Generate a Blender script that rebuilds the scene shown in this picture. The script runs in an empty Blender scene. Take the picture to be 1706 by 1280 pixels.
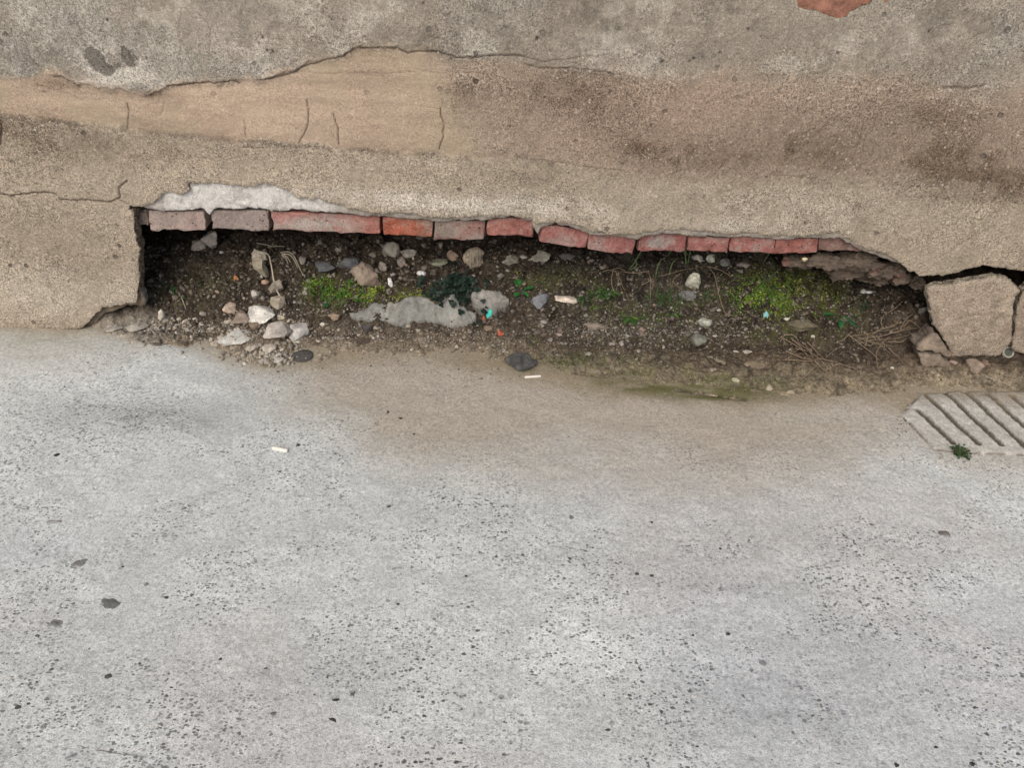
import bpy, bmesh, math, random
import numpy as np
from mathutils import Matrix, Vector

scene = bpy.context.scene
COL = scene.collection
random.seed(7)

# ------------------------------------------------------------------ camera
PITCH, ROLL = math.radians(38.0), math.radians(1.9)
FPX = 1289.0
CAM = np.array([0.0, -1.40, 0.98])
cam = bpy.data.cameras.new('camera'); cam_o = bpy.data.objects.new('camera', cam); COL.objects.link(cam_o)
cam.sensor_width = 36.0; cam.lens = 36.0 * FPX / 1706.0
cam.clip_start = 0.02; cam.clip_end = 200
RM = Matrix.Rotation(math.pi / 2 - PITCH, 3, 'X') @ Matrix.Rotation(ROLL, 3, 'Z')
cam_o.matrix_world = Matrix.Translation(Vector(CAM)) @ RM.to_4x4()
scene.camera = cam_o
R3 = np.array(RM)

# ------------------------------------------------------------------ light
SUN_EL, SUN_AZ = math.radians(45), math.radians(197)     # bright overcast, from behind the camera
w = bpy.data.worlds.new('World'); scene.world = w; w.use_nodes = True
nt = w.node_tree; bg = nt.nodes['Background']; sky = nt.nodes.new('ShaderNodeTexSky')
sky.sky_type = 'NISHITA'; sky.sun_disc = False; sky.sun_elevation = SUN_EL; sky.sun_rotation = SUN_AZ
sky.air_density = 1.0; sky.dust_density = 4.0; sky.ozone_density = 0.6
nt.links.new(sky.outputs[0], bg.inputs[0]); bg.inputs[1].default_value = 0.10
sun = bpy.data.lights.new('sun', 'SUN'); sun.energy = 1.5; sun.angle = math.radians(40); sun.color = (1, 0.93, 0.84)
sun_o = bpy.data.objects.new('sun', sun); COL.objects.link(sun_o)
sd = Vector((math.sin(SUN_AZ) * math.cos(SUN_EL), math.cos(SUN_AZ) * math.cos(SUN_EL), math.sin(SUN_EL)))
sun_o.rotation_euler = sd.to_track_quat('Z', 'Y').to_euler(); sun_o.location = (0, -3, 4)
scene.view_settings.view_transform = 'Standard'; scene.view_settings.look = 'None'
scene.view_settings.gamma = 1.0; scene.view_settings.exposure = 0.15
scene.cycles.max_bounces = 6

# ------------------------------------------------------------------ maths helpers
def hash3(i, j, k, s):
    n = (i.astype(np.int64) * 374761393 + j.astype(np.int64) * 668265263 + k.astype(np.int64) * 2147483647 * 3 + s * 1274126177) & 0xffffffff
    n = ((n ^ (n >> 13)) * 1274126177) & 0xffffffff
    n = ((n ^ (n >> 16)) * 2246822519) & 0xffffffff
    return ((n ^ (n >> 15)) & 0xffffff) / float(0xffffff)
def vn(x, y, z=None, s=0):
    x = np.asarray(x, float); y = np.asarray(y, float)
    z = np.zeros_like(x) if z is None else np.asarray(z, float)
    xi, yi, zi = np.floor(x), np.floor(y), np.floor(z)
    fx, fy, fz = x - xi, y - yi, z - zi
    fx, fy, fz = [f * f * f * (f * (f * 6 - 15) + 10) for f in (fx, fy, fz)]
    r = 0
    flat = np.all(z == 0)
    for a in (0, 1):
        for b in (0, 1):
            for c in ((0,) if flat else (0, 1)):
                wgt = (fx if a else 1 - fx) * (fy if b else 1 - fy) * (1 if flat else (fz if c else 1 - fz))
                r = r + wgt * hash3(xi + a, yi + b, zi + c, s)
    return r * 2 - 1
def fbm(x, y, f, octv=4, s=0, gain=0.5, z=None):
    r = 0; a = 1; t = 0
    for o in range(octv):
        r = r + a * vn(np.asarray(x) * f + 17.3 * o, np.asarray(y) * f - 9.1 * o, None if z is None else np.asarray(z) * f, s + o); t += a
        a *= gain; f *= 2.03
    return r / t * 1.6
def sm(a, b, t):
    t = np.clip((t - a) / (b - a), 0, 1); return t * t * (3 - 2 * t)
def ray(px, py):
    px = np.asarray(px, float); py = np.asarray(py, float)
    d = np.stack([(px - 853) / FPX, -(py - 640) / FPX, -np.ones_like(px)], -1)
    return d @ R3.T
def W(px, py, y=0.0):                   # photo pixel -> point on a vertical plane
    d = ray(px, py); t = (y - CAM[1]) / d[..., 1]; return CAM + d * t[..., None]
def G(px, py, z=0.0):                   # photo pixel -> point on the ground
    d = ray(px, py); t = (z - CAM[2]) / d[..., 2]; return CAM + d * t[..., None]
def wl(pts, y=0.0):                     # list of pixels -> (x,z) array on wall
    a = np.array(pts, float); p = W(a[:, 0], a[:, 1], y); return p[:, [0, 2]]
def gl(pts):
    a = np.array(pts, float); p = G(a[:, 0], a[:, 1]); return p[:, [0, 1]]
def fn(poly):                           # polyline as function of x
    o = np.argsort(poly[:, 0]); return lambda x: np.interp(x, poly[o, 0], poly[o, 1])
def dseg(x, y, poly):                   # distance to a polyline
    d = np.full(np.shape(x), 1e9)
    for (ax, ay), (bx, by) in zip(poly[:-1], poly[1:]):
        vx, vy = bx - ax, by - ay; L = vx * vx + vy * vy + 1e-12
        t = np.clip(((x - ax) * vx + (y - ay) * vy) / L, 0, 1)
        d = np.minimum(d, np.hypot(x - ax - t * vx, y - ay - t * vy))
    return d
def inpoly(x, y, poly):
    c = np.zeros(np.shape(x), bool); n = len(poly)
    for i in range(n):
        x0, y0 = poly[i]; x1, y1 = poly[(i + 1) % n]
        if y0 == y1: continue
        m = ((y0 > y) != (y1 > y)) & (x < (x1 - x0) * (y - y0) / (y1 - y0) + x0)
        c ^= m
    return c
def dens(poly, step):                   # densify
    out = []
    for a, b in zip(poly[:-1], poly[1:]):
        n = max(1, int(math.hypot(*(b - a)) / step))
        for i in range(n): out.append(a + (b - a) * i / n)
    out.append(poly[-1]); return np.array(out)
def ell(x, y, cx, cy, rx, ry, soft=1.0):
    return np.exp(-(((x - cx) / rx) ** 2 + ((y - cy) / ry) ** 2) * soft)
def lerp3(a, b, m):
    return a * (1 - m[..., None]) + np.array(b) * m[..., None]

# ------------------------------------------------------------------ object helpers
def mesh(name, v, f, mat=None, parent=None, col=None, smooth=True, grain=None, loc=None):
    me = bpy.data.meshes.new(name)
    v = np.asarray(v, float).reshape(-1, 3)
    if loc is not None: v = v - np.asarray(loc, float)
    if isinstance(f, np.ndarray):
        k = f.shape[1]; me.vertices.add(len(v)); me.vertices.foreach_set('co', v.astype(np.float32).ravel())
        me.loops.add(f.size); me.loops.foreach_set('vertex_index', f.astype(np.int32).ravel())
        me.polygons.add(len(f)); me.polygons.foreach_set('loop_start', np.arange(0, f.size, k, dtype=np.int32))
        me.update(calc_edges=True)
    else:
        me.from_pydata([tuple(p) for p in v], [], [tuple(int(i) for i in q) for q in f]); me.update()
    me.validate()
    if col is not None:
        c = np.ones((len(v), 4), np.float32); c[:, :3] = np.clip(col, 0, 1)
        a = me.color_attributes.new('Col', 'FLOAT_COLOR', 'POINT'); a.data.foreach_set('color', c.ravel())
    if grain is not None:
        a = me.attributes.new('grain', 'FLOAT', 'POINT'); a.data.foreach_set('value', np.asarray(grain, np.float32).ravel())
    if smooth: me.polygons.foreach_set('use_smooth', np.ones(len(me.polygons), bool))
    if mat: me.materials.append(mat)
    o = bpy.data.objects.new(name, me); COL.objects.link(o)
    if loc is not None: o.location = tuple(float(q) for q in loc)
    if parent:
        o.parent = parent
        o.matrix_parent_inverse = Matrix.Translation(parent.location).inverted()
    return o
def tag(o, label=None, cat=None, group=None, kind=None):
    if label: o['label'] = label
    if cat: o['category'] = cat
    if group: o['group'] = group
    if kind: o['kind'] = kind
    return o
def empty(name, loc, label, cat, group=None):
    o = bpy.data.objects.new(name, None); COL.objects.link(o); o.location = tuple(float(q) for q in loc)
    o.empty_display_size = 0.02
    return tag(o, label, cat, group)
def gridfaces(ny, nx, mask=None):
    idx = np.arange(ny * nx).reshape(ny, nx)
    f = np.stack([idx[:-1, :-1], idx[:-1, 1:], idx[1:, 1:], idx[1:, :-1]], -1).reshape(-1, 4)
    return f if mask is None else f[mask.ravel()]

# ------------------------------------------------------------------ materials
class NB:
    def __init__(s, name):
        s.m = bpy.data.materials.new(name); s.m.use_nodes = True; s.t = s.m.node_tree; s.b = s.t.nodes['Principled BSDF']
        s.geo = s.t.nodes.new('ShaderNodeNewGeometry').outputs['Position']
    def n(s, typ, **k):
        q = s.t.nodes.new(typ)
        for a, b in k.items(): setattr(q, a, b)
        return q
    def l(s, a, b): s.t.links.new(a, b)
    def math(s, op, a, b=None, c=None, clamp=False):
        q = s.n('ShaderNodeMath', operation=op); q.use_clamp = clamp
        for i, v in enumerate((a, b, c)):
            if v is None: continue
            if isinstance(v, (int, float)): q.inputs[i].default_value = v
            else: s.l(v, q.inputs[i])
        return q.outputs[0]
    def noise(s, vec, scale, detail=4, rough=0.6):
        q = s.n('ShaderNodeTexNoise'); q.inputs['Scale'].default_value = scale; q.inputs['Detail'].default_value = detail
        q.inputs['Roughness'].default_value = rough; s.l(vec, q.inputs['Vector']); return q
    def voro(s, vec, scale, feature='F1'):
        q = s.n('ShaderNodeTexVoronoi', feature=feature); q.inputs['Scale'].default_value = scale; s.l(vec, q.inputs['Vector']); return q
    def mr(s, v, a, b, c=0.0, d=1.0):
        q = s.n('ShaderNodeMapRange'); s.l(v, q.inputs[0])
        for i, x in enumerate((a, b, c, d)): q.inputs[i + 1].default_value = x
        return q.outputs[0]
    def scalecol(s, col, fac):
        q = s.n('ShaderNodeVectorMath', operation='SCALE'); s.l(col, q.inputs[0])
        if isinstance(fac, (int, float)): q.inputs['Scale'].default_value = fac
        else: s.l(fac, q.inputs['Scale'])
        return q.outputs[0]
    def mix(s, fac, a, b):
        q = s.n('ShaderNodeMix', data_type='RGBA')
        for i, v in ((0, fac), (6, a), (7, b)):
            if isinstance(v, (int, float)): q.inputs[i].default_value = v
            elif isinstance(v, tuple): q.inputs[i].default_value = v + (1,)
            else: s.l(v, q.inputs[i])
        return q.outputs[2]
    def warp(s, amt, scale):
        nz = s.noise(s.geo, scale, 2)
        v = s.n('ShaderNodeVectorMath', operation='SUBTRACT'); s.l(nz.outputs['Color'], v.inputs[0]); v.inputs[1].default_value = (.5, .5, .5)
        u = s.n('ShaderNodeVectorMath', operation='MULTIPLY_ADD'); s.l(v.outputs[0], u.inputs[0]); u.inputs[1].default_value = (amt,) * 3; s.l(s.geo, u.inputs[2])
        return u.outputs[0]
    def bump(s, h, dist, strength=1.0, prev=None):
        q = s.n('ShaderNodeBump'); q.inputs['Distance'].default_value = dist; q.inputs['Strength'].default_value = strength
        s.l(h, q.inputs['Height'])
        if prev is not None: s.l(prev, q.inputs['Normal'])
        return q.outputs[0]
    def attr(s, name, out='Color'):
        q = s.n('ShaderNodeAttribute', attribute_name=name); return q.outputs[out]
    def done(s, col, rough=0.9, nrm=None, spec=0.25):
        if isinstance(col, tuple): s.b.inputs['Base Color'].default_value = col + (1,)
        else: s.l(col, s.b.inputs['Base Color'])
        s.b.inputs['Roughness'].default_value = rough; s.b.inputs['Specular IOR Level'].default_value = spec
        if nrm is not None: s.l(nrm, s.b.inputs['Normal'])
        return s.m
def cells(b, vec, scale, thr, rad):     # mask of randomly chosen irregular grains
    v = b.voro(vec, scale)
    sep = b.n('ShaderNodeSeparateColor'); b.l(v.outputs['Color'], sep.inputs[0])
    pick = b.math('GREATER_THAN', sep.outputs[0], thr)
    r = b.math('MULTIPLY', b.math('ADD', b.math('MULTIPLY', sep.outputs[1], .6), .4), rad)
    inside = b.mr(b.math('SUBTRACT', v.outputs['Distance'], r), 0.0, 0.12, 1.0, 0.0)
    return b.math('MULTIPLY', pick, inside), sep.outputs[2]

def plaster_mat():
    b = NB('plaster'); c = b.attr('Col'); g = b.attr('grain', 'Fac')
    wv = b.warp(0.006, 60)
    n1 = b.noise(wv, 210, 4, 0.75).outputs[0]; n2 = b.noise(wv, 460, 2, 0.7).outputs[0]; n3 = b.noise(b.geo, 35, 4).outputs[0]
    f = b.math('ADD', b.math('MULTIPLY', b.math('SUBTRACT', n1, 0.5), 2.9), b.math('MULTIPLY', b.math('SUBTRACT', n2, 0.5), 4.2))
    f = b.math('MULTIPLY', f, g)
    f = b.math('ADD', f, b.math('MULTIPLY', b.math('SUBTRACT', n3, 0.5), 0.35))
    f = b.math('ADD', f, 1.0)
    f = b.math('MINIMUM', b.math('MAXIMUM', f, 0.35), 1.6)
    col = b.scalecol(c, f)
    pit, _ = cells(b, wv, 62, 0.965, 0.28)
    col = b.mix(b.math('MULTIPLY', pit, b.math('MULTIPLY', g, 0.8, clamp=True)), col, (0.05, 0.045, 0.04))
    wh, _ = cells(b, wv, 240, 0.93, 0.5)
    col = b.mix(b.math('MULTIPLY', wh, b.math('MULTIPLY', g, 0.55, clamp=True)), col, (0.72, 0.66, 0.58))
    h = b.math('ADD', n1, b.math('MULTIPLY', n2, 0.7)); h = b.math('SUBTRACT', h, b.math('MULTIPLY', pit, 1.0))
    h = b.math('MULTIPLY', h, b.math('ADD', g, 0.1))
    return b.done(col, 0.95, b.bump(h, 0.0035, 0.9), 0.15)
def pavement_mat():
    b = NB('worn_concrete'); c = b.attr('Col'); g = b.attr('grain', 'Fac')
    wv0 = b.warp(0.005, 130); mp = b.n('ShaderNodeVectorMath', operation='MULTIPLY'); b.l(wv0, mp.inputs[0]); mp.inputs[1].default_value = (.62, 1.0, 1.0); wv = mp.outputs[0]
    n1 = b.noise(b.geo, 150, 5, 0.75).outputs[0]; n2 = b.noise(b.geo, 480, 3, 0.7).outputs[0]; n3 = b.noise(b.geo, 22, 5).outputs[0]
    f = b.math('ADD', b.math('MULTIPLY', b.math('SUBTRACT', n1, 0.5), 1.35), b.math('MULTIPLY', b.math('SUBTRACT', n2, 0.5), 1.5))
    f = b.math('ADD', f, b.math('MULTIPLY', b.math('SUBTRACT', n3, 0.5), 0.3)); f = b.math('ADD', f, 1.0)
    col = b.scalecol(c, f)
    gn = b.math('MULTIPLY', g, b.mr(n3, 0.40, 0.60, 0.50, 1.15))
    for sc, th, rad, dk, amt in ((330, 0.55, 0.48, 0.50, .8), (230, 0.62, 0.40, 0.42, .9), (175, 0.80, 0.34, 0.38, .8), (120, 0.955, 0.28, 0.26, .75), (70, 0.982, 0.24, 0.36, .7)):
        m, rnd = cells(b, wv, sc, th, rad)
        d = b.scalecol(c, b.math('ADD', b.math('MULTIPLY', rnd, dk * 1.3), dk * 0.35))
        col = b.mix(b.math('MULTIPLY', m, b.math('MULTIPLY', gn, amt), clamp=True), col, d)
    m, rnd = cells(b, wv, 190, 0.93, 0.45)
    col = b.mix(b.math('MULTIPLY', m, b.math('MULTIPLY', g, 0.6)), col, (0.70, 0.69, 0.66))
    h = b.math('ADD', n1, b.math('MULTIPLY', n2, 0.8))
    return b.done(col, 0.88, b.bump(h, 0.0022, 0.8), 0.25)
def earth_mat():
    b = NB('soil'); c = b.attr('Col')
    n1 = b.noise(b.geo, 140, 5, 0.75).outputs[0]; n2 = b.noise(b.geo, 520, 3, 0.7).outputs[0]
    f = b.math('ADD', b.math('MULTIPLY', b.math('SUBTRACT', n1, 0.5), 3.0), b.math('MULTIPLY', b.math('SUBTRACT', n2, 0.5), 3.2))
    f = b.math('MAXIMUM', b.math('ADD', f, 1.0), 0.2)
    col = b.scalecol(c, f)
    m, r = cells(b, b.warp(0.006, 90), 130, 0.86, 0.45)
    col = b.mix(b.math('MULTIPLY', m, 0.6), col, b.scalecol(c, 1.9))
    return b.done(col, 0.95, b.bump(b.math('ADD', n1, b.math('MULTIPLY', n2, .6)), 0.006, 1.0), 0.15)
def stone_mat(name='stone', amp=1.0, bumpd=0.0016, veins=False):
    b = NB(name); c = b.attr('Col')
    n1 = b.noise(b.geo, 130, 5, 0.7).outputs[0]; n2 = b.noise(b.geo, 520, 3, 0.7).outputs[0]
    f = b.math('ADD', b.math('MULTIPLY', b.math('SUBTRACT', n1, 0.5), 1.3 * amp), b.math('MULTIPLY', b.math('SUBTRACT', n2, 0.5), 1.3 * amp))
    f = b.math('MAXIMUM', b.math('ADD', f, 1.0), 0.3)
    col = b.scalecol(c, f)
    if veins:
        wv = b.n('ShaderNodeTexWave'); wv.inputs['Scale'].default_value = 55; wv.inputs['Distortion'].default_value = 6; wv.inputs['Detail'].default_value = 3
        b.l(b.geo, wv.inputs['Vector']); col = b.mix(b.math('MULTIPLY', wv.outputs['Fac'], 0.6), col, b.scalecol(c, 0.45))
    return b.done(col, 0.85, b.bump(b.math('ADD', n1, n2), bumpd, 1.0), 0.3)
def brick_mat():
    b = NB('brick'); c = b.attr('Col')
    n1 = b.noise(b.geo, 60, 5, 0.75).outputs[0]; n2 = b.noise(b.geo, 330, 4, 0.7).outputs[0]
    f = b.math('MAXIMUM', b.math('ADD', b.math('ADD', b.math('MULTIPLY', b.math('SUBTRACT', n1, 0.5), 1.1), b.math('MULTIPLY', b.math('SUBTRACT', n2, 0.5), 1.7)), 1.0), 0.3)
    col = b.scalecol(c, f)
    m, _ = cells(b, b.warp(0.008, 80), 110, 0.88, 0.5)
    col = b.mix(b.math('MULTIPLY', m, 0.45), col, (0.34, 0.31, 0.29))
    m, _ = cells(b, b.warp(0.004, 120), 210, 0.90, 0.4)
    col = b.mix(b.math('MULTIPLY', m, 0.7), col, (0.06, 0.03, 0.025))
    return b.done(col, 0.92, b.bump(b.math('ADD', n1, n2), 0.003, 1.0), 0.2)
def leaf_mat(name, rgb, var=0.5, attr=False):
    b = NB(name)
    if attr: c = b.attr('Col')
    else:
        q = b.n('ShaderNodeRGB'); q.outputs[0].default_value = rgb + (1,); c = q.outputs[0]
    n1 = b.noise(b.geo, 160, 3).outputs[0]
    col = b.scalecol(c, b.mr(n1, 0.3, 0.7, 1 - var, 1 + var))
    m = b.done(col, 0.55, b.bump(n1, 0.0008, 0.6), 0.35)
    b.b.inputs['Subsurface Weight'].default_value = 0.0
    return m
def flat_mat(name, rgb, rough=0.7, var=0.3, scale=200):
    b = NB(name); q = b.n('ShaderNodeRGB'); q.outputs[0].default_value = rgb + (1,)
    n1 = b.noise(b.geo, scale, 4).outputs[0]
    return b.done(b.scalecol(q.outputs[0], b.mr(n1, 0.3, 0.7, 1 - var, 1 + var)), rough, b.bump(n1, 0.001, 0.6), 0.3)

M_PL, M_PV, M_SO, M_ST, M_BR = plaster_mat(), pavement_mat(), earth_mat(), stone_mat(), brick_mat()
M_STV = stone_mat('veined_stone', veins=True)
M_MORTAR = stone_mat('mortar', 0.8, 0.003)
M_DRYPL = flat_mat('dry_plant', (0.25, 0.19, 0.13), 0.85, 0.5, 300)
M_PALEPL = flat_mat('pale_root', (0.48, 0.43, 0.34), 0.85, 0.35, 300)
M_MOSS = leaf_mat('moss_leaf', None, 0.4, True)

# ------------------------------------------------------------------ ground relief (metres)
FRONT = fn(gl([(-900, 530), (-100, 548), (120, 556), (170, 566), (250, 578), (330, 586), (400, 606), (470, 622), (520, 612), (560, 598), (640, 594), (720, 596),
               (800, 606), (860, 616), (950, 632), (1050, 636), (1150, 646), (1250, 652), (1350, 660), (1450, 664), (1550, 652), (1706, 656), (1900, 660), (2600, 690)]))
XL = W(232, 480)[0]; XR = W(1560, 520)[0]
def soilh(x, y):
    x = np.asarray(x, float); y = np.asarray(y, float)
    yf = FRONT(x) + 0.012 * fbm(x, y, 14, 3, 31)
    t = y - yf
    inh = sm(XL - 0.16, XL - 0.02, x) 
    right = sm(W(900, 500)[0], W(1350, 500)[0], x)
    h = -0.006 + sm(-0.03, 0.06, t) * (0.0105 + 0.004 * right) + 0.0022 * fbm(x, y, 55, 3, 33) + 0.0016 * fbm(x, y, 160, 2, 34)
    h = h + sm(0.0, 0.16, t) * 0.012 * (1 - 0.4 * right)
    back = np.clip(y - 0.0, 0, 1)
    rise = 0.17 * (1 - np.exp(-back * (0.95 - 0.25 * ell(x, y, XL, 0.1, 0.25, 0.3)) / 0.17))
    inside = 1 - 0.0 * x
    h = h + rise
    amp = sm(-0.01, 0.05, t)
    h = h + amp * (0.010 * fbm(x, y, 9, 3, 5) + 0.006 * fbm(x, y, 40, 3, 6) + 0.0032 * fbm(x, y, 130, 3, 8))
    h = h + inside * sm(0.0, 0.05, y) * (0.012 * np.maximum(0, fbm(x, y, 28, 2, 77)) + 0.010 * np.maximum(0, fbm(x, y, 62, 2, 78) - .1))
    left_out = (1 - sm(XL - 0.17, XL - 0.10, x)) * (1 - sm(0.0, 0.04, y))
    h = h - 0.03 * left_out
    rs = sm(G(1480, 640)[0], G(1560, 640)[0], x)
    return h - 0.04 * (1 - sm(-0.07, -0.025, t))
def paveh(x, y):
    return 0.003 * fbm(x, y, 2.2, 3, 41) * sm(0.05, 0.3, -y) + 0.0012 * fbm(x, y, 24, 3, 42) + 0.0005 * fbm(x, y, 120, 2, 43)
def surf(x, y): return np.maximum(soilh(x, y), paveh(x, y))
HX = np.arange(-1.6, 1.7, .004); HY = np.arange(-1.05, .45, .004)      # tabulated relief, for quick placement
_hx, _hy = np.meshgrid(HX, HY); HT = surf(_hx, _hy)
def hz(x, y):
    i = np.clip((x - HX[0]) / .004, 0, len(HX) - 1.001); j = np.clip((y - HY[0]) / .004, 0, len(HY) - 1.001)
    a = np.floor(i).astype(int); b = np.floor(j).astype(int); u = i - a; v = j - b
    return (HT[b, a] * (1 - u) + HT[b, a + 1] * u) * (1 - v) + (HT[b + 1, a] * (1 - u) + HT[b + 1, a + 1] * u) * v
_TS = np.arange(.9, 2.6, .002)
def S(px, py):                          # photo pixel -> point on the ground surface
    d = ray(px, py); P = CAM[None, :] + _TS[:, None] * d[None, :]
    hit = (P[:, 2] < hz(P[:, 0], P[:, 1])) | (P[:, 1] > .30)
    return P[int(np.argmax(hit))].copy()
def mpp(p): return float(np.dot(np.asarray(p) - CAM, -R3[:, 2])) / FPX     # metres per photo pixel at p

# ------------------------------------------------------------------ pavement
def axis(lo, hi, step, far_lo, far_hi, k=1.25):
    a = list(np.arange(lo, hi + 1e-9, step)); s = step
    while a[-1] < far_hi: s *= k; a.append(min(a[-1] + s, far_hi))
    s = step
    while a[0] > far_lo: s *= k; a.insert(0, max(a[0] - s, far_lo))
    return np.array(a)
X = axis(-1.25, 1.3, 0.004, -9, 9); Y = axis(-1.12, 0.035, 0.004, -12, 0.035)
gx, gy = np.meshgrid(X, Y); gz = paveh(gx, gy)
# shallow flakes and the small ledges in the silt
ledges = [[(1015, 622), (1060, 618), (1100, 616), (1138, 617)], [(1130, 648), (1175, 655), (1240, 664)], [(960, 620), (1010, 626)]]
led = np.zeros_like(gx)
for L in ledges: led = np.maximum(led, np.exp(-(dseg(gx, gy, gl(L)) / 0.006) ** 2))
gz = gz - 0.006 * led
base = np.ones(gx.shape + (3,)) * np.array((0.625, 0.662, 0.667))
lo = fbm(gx, gy, 2.5, 4, 51); mid = fbm(gx, gy, 9, 4, 52); fin = fbm(gx * 0.8, gy * 1.3, 28, 4, 53)
base *= (1 + 0.06 * lo + 0.06 * mid + 0.08 * fin)[..., None]
base = lerp3(base, (0.575, 0.555, 0.545), 0.35 * sm(0.1, 0.6, fbm(gx, gy, 3, 2, 61)))         # faint pinkish clouds
base = lerp3(base, (0.56, 0.60, 0.66), 0.45 * sm(0.1, 0.7, fbm(gx, gy, 2.6, 2, 62)) * sm(0.4, 0.8, -gy))      # faint bluish clouds
def gell(cx, cy, rx, ry):               # ellipse on the ground given in photo pixels
    c = G(cx, cy); a = G(cx + rx, cy); b_ = G(cx, cy + ry); return ell(gx, gy, c[0], c[1], abs(a[0] - c[0]), abs(b_[1] - c[1]))
jit = 0.03 * fbm(gx, gy, 7, 4, 54)
TAN = fn(gl([(-900, 590), (0, 585), (300, 600), (430, 625), (520, 690), (620, 770), (800, 790), (1000, 790), (1200, 790), (1400, 770), (1520, 740), (1620, 770), (1800, 790), (2600, 820)]))
tan = sm(-0.11, 0.13, gy - TAN(gx) + jit * 1.6 + .012 * fin)
base = lerp3(base, (0.43, 0.385, 0.315), tan * 0.85 * sm(G(380, 620)[0], G(560, 640)[0], gx))
base = lerp3(base, (0.47, 0.465, 0.41), tan * 0.7 * (1 - sm(G(380, 620)[0], G(560, 640)[0], gx)))
DIRT = fn(gl([(-900, 540), (120, 556), (300, 585), (420, 622), (560, 612), (700, 608), (860, 632), (1000, 665), (1150, 680), (1300, 680), (1420, 672), (1490, 690), (1530, 700), (1600, 665), (1800, 665), (2600, 690)]))
dirt = sm(-0.025, 0.05, gy - DIRT(gx) + jit * 0.8)
base = lerp3(base, (0.335, 0.285, 0.205), dirt * (0.82 + 0.13 * sm(-.4, .4, fin)))
mo = sm(-0.1, 0.5, fbm(gx * 0.6, gy * 1.6, 16, 4, 55))
green = np.clip(gell(1080, 645, 120, 14) + gell(1230, 640, 90, 22) + gell(960, 610, 90, 16) + 0.6 * gell(1350, 640, 80, 14) + 0.8 * gell(1190, 665, 70, 8) + 0.35 * gell(60, 575, 140, 14), 0, 1)
base = lerp3(base, (0.115, 0.115, 0.040), green * (0.35 + 0.6 * mo) * 0.95)
base = lerp3(base, (0.045, 0.040, 0.022), np.clip(led, 0, 1) * 0.75)
dk = np.clip(gell(200, 690, 190, 34) * 0.8 + gell(60, 760, 120, 40) * .3 + gell(300, 700, 90, 20) * 0.5, 0, 1)
base *= (1 - 0.40 * dk * (0.6 + 0.4 * sm(-.5, .5, fin)))[..., None]
for (cx, cy, rx, ry, k) in ((1240, 1180, 260, 60, .20), (560, 1130, 170, 70, .16), (1480, 1080, 160, 50, .14), (980, 930, 240, 22, .13), (720, 860, 200, 26, .12), (150, 1100, 160, 70, .12), (1350, 900, 200, 30, .12), (230, 920, 180, 40, .10), (1130, 970, 200, 18, .15)):
    base *= (1 - k * gell(cx, cy, rx, ry) * (0.5 + 0.5 * sm(-.5, .5, mid + fin)))[..., None]
for (cx, cy, rx, ry, k) in ((1000, 1080, 130, 90, .10), (1560, 1080, 120, 120, .08), (620, 1240, 130, 50, .05), (480, 960, 150, 40, .05), (1000, 960, 100, 30, .07)):
    base *= (1 + k * gell(cx, cy, rx, ry))[..., None]
base = lerp3(base, (0.55, 0.53, 0.48), 0.3 * gell(1380, 690, 110, 14))
grain = (1 + .5 * dk) * (1.0 - 0.5 * tan) * (0.45 + 0.85 * sm(-0.5, 0.5, mid + .5 * lo)) * (0.80 + 0.30 * sm(0.25, 0.9, -gy)) * (1 - 0.4 * dirt)
CVP = gl([(1500, 692), (1556, 752), (1600, 757), (1706, 760), (1950, 772), (1800, 662), (1706, 654), (1600, 652), (1533, 657)])
_c = CVP.mean(0); _in = inpoly((gx[:-1, :-1] + gx[1:, 1:]) / 2, (gy[:-1, :-1] + gy[1:, 1:]) / 2, _c + (CVP - _c) * .965)
tag(mesh('pavement', np.stack([gx, gy, gz], -1), gridfaces(len(Y), len(X), ~_in), M_PV, col=base.reshape(-1, 3), grain=grain), 'grey worn concrete pavement with exposed aggregate in front of the wall', kind='structure')

# ------------------------------------------------------------------ soil bed
X = axis(-1.15, 1.3, 0.003, -1.6, 2.2, 1.4); Y = np.arange(-0.30, 0.42, 0.003)
gx, gy = np.meshgrid(X, Y); gz = soilh(gx, gy)
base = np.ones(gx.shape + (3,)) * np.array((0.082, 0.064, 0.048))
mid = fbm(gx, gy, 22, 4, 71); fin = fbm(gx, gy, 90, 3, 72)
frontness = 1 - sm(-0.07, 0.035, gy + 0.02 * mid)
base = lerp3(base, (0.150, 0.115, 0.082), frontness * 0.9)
gr = sm(G(860, 580)[0], G(940, 580)[0], gx) * (1 - sm(G(1240, 580)[0], G(1330, 580)[0], gx))
base = lerp3(base, (0.075, 0.068, 0.055), gr * 0.6 * (1 - sm(-0.1, 0.0, -gy)))
tf = gy - FRONT(gx)
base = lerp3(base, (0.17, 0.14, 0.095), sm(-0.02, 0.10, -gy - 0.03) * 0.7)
lw = 1 - sm(G(560, 580)[0], G(900, 600)[0], gx)
base = lerp3(base, (0.38, 0.32, 0.245), lw * frontness * 0.75)
base = lerp3(base, (0.50, 0.455, 0.385), (1 - sm(XL - .01, XL + .07, gx)) * (1 - sm(.0, .04, gy)) * .85)
base = lerp3(base, (0.31, 0.262, 0.188), (1 - sm(0.02, 0.12, tf + .025 * mid)) * .95 * (1 - lw * .9))
base *= (1 + 0.4 * mid + 0.35 * fin)[..., None]
def sell(cx, cy, rx, ry):
    c = S(cx, cy); m = mpp(c); return ell(gx, gy, c[0], c[1], rx * m, ry * m * 1.35)
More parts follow.
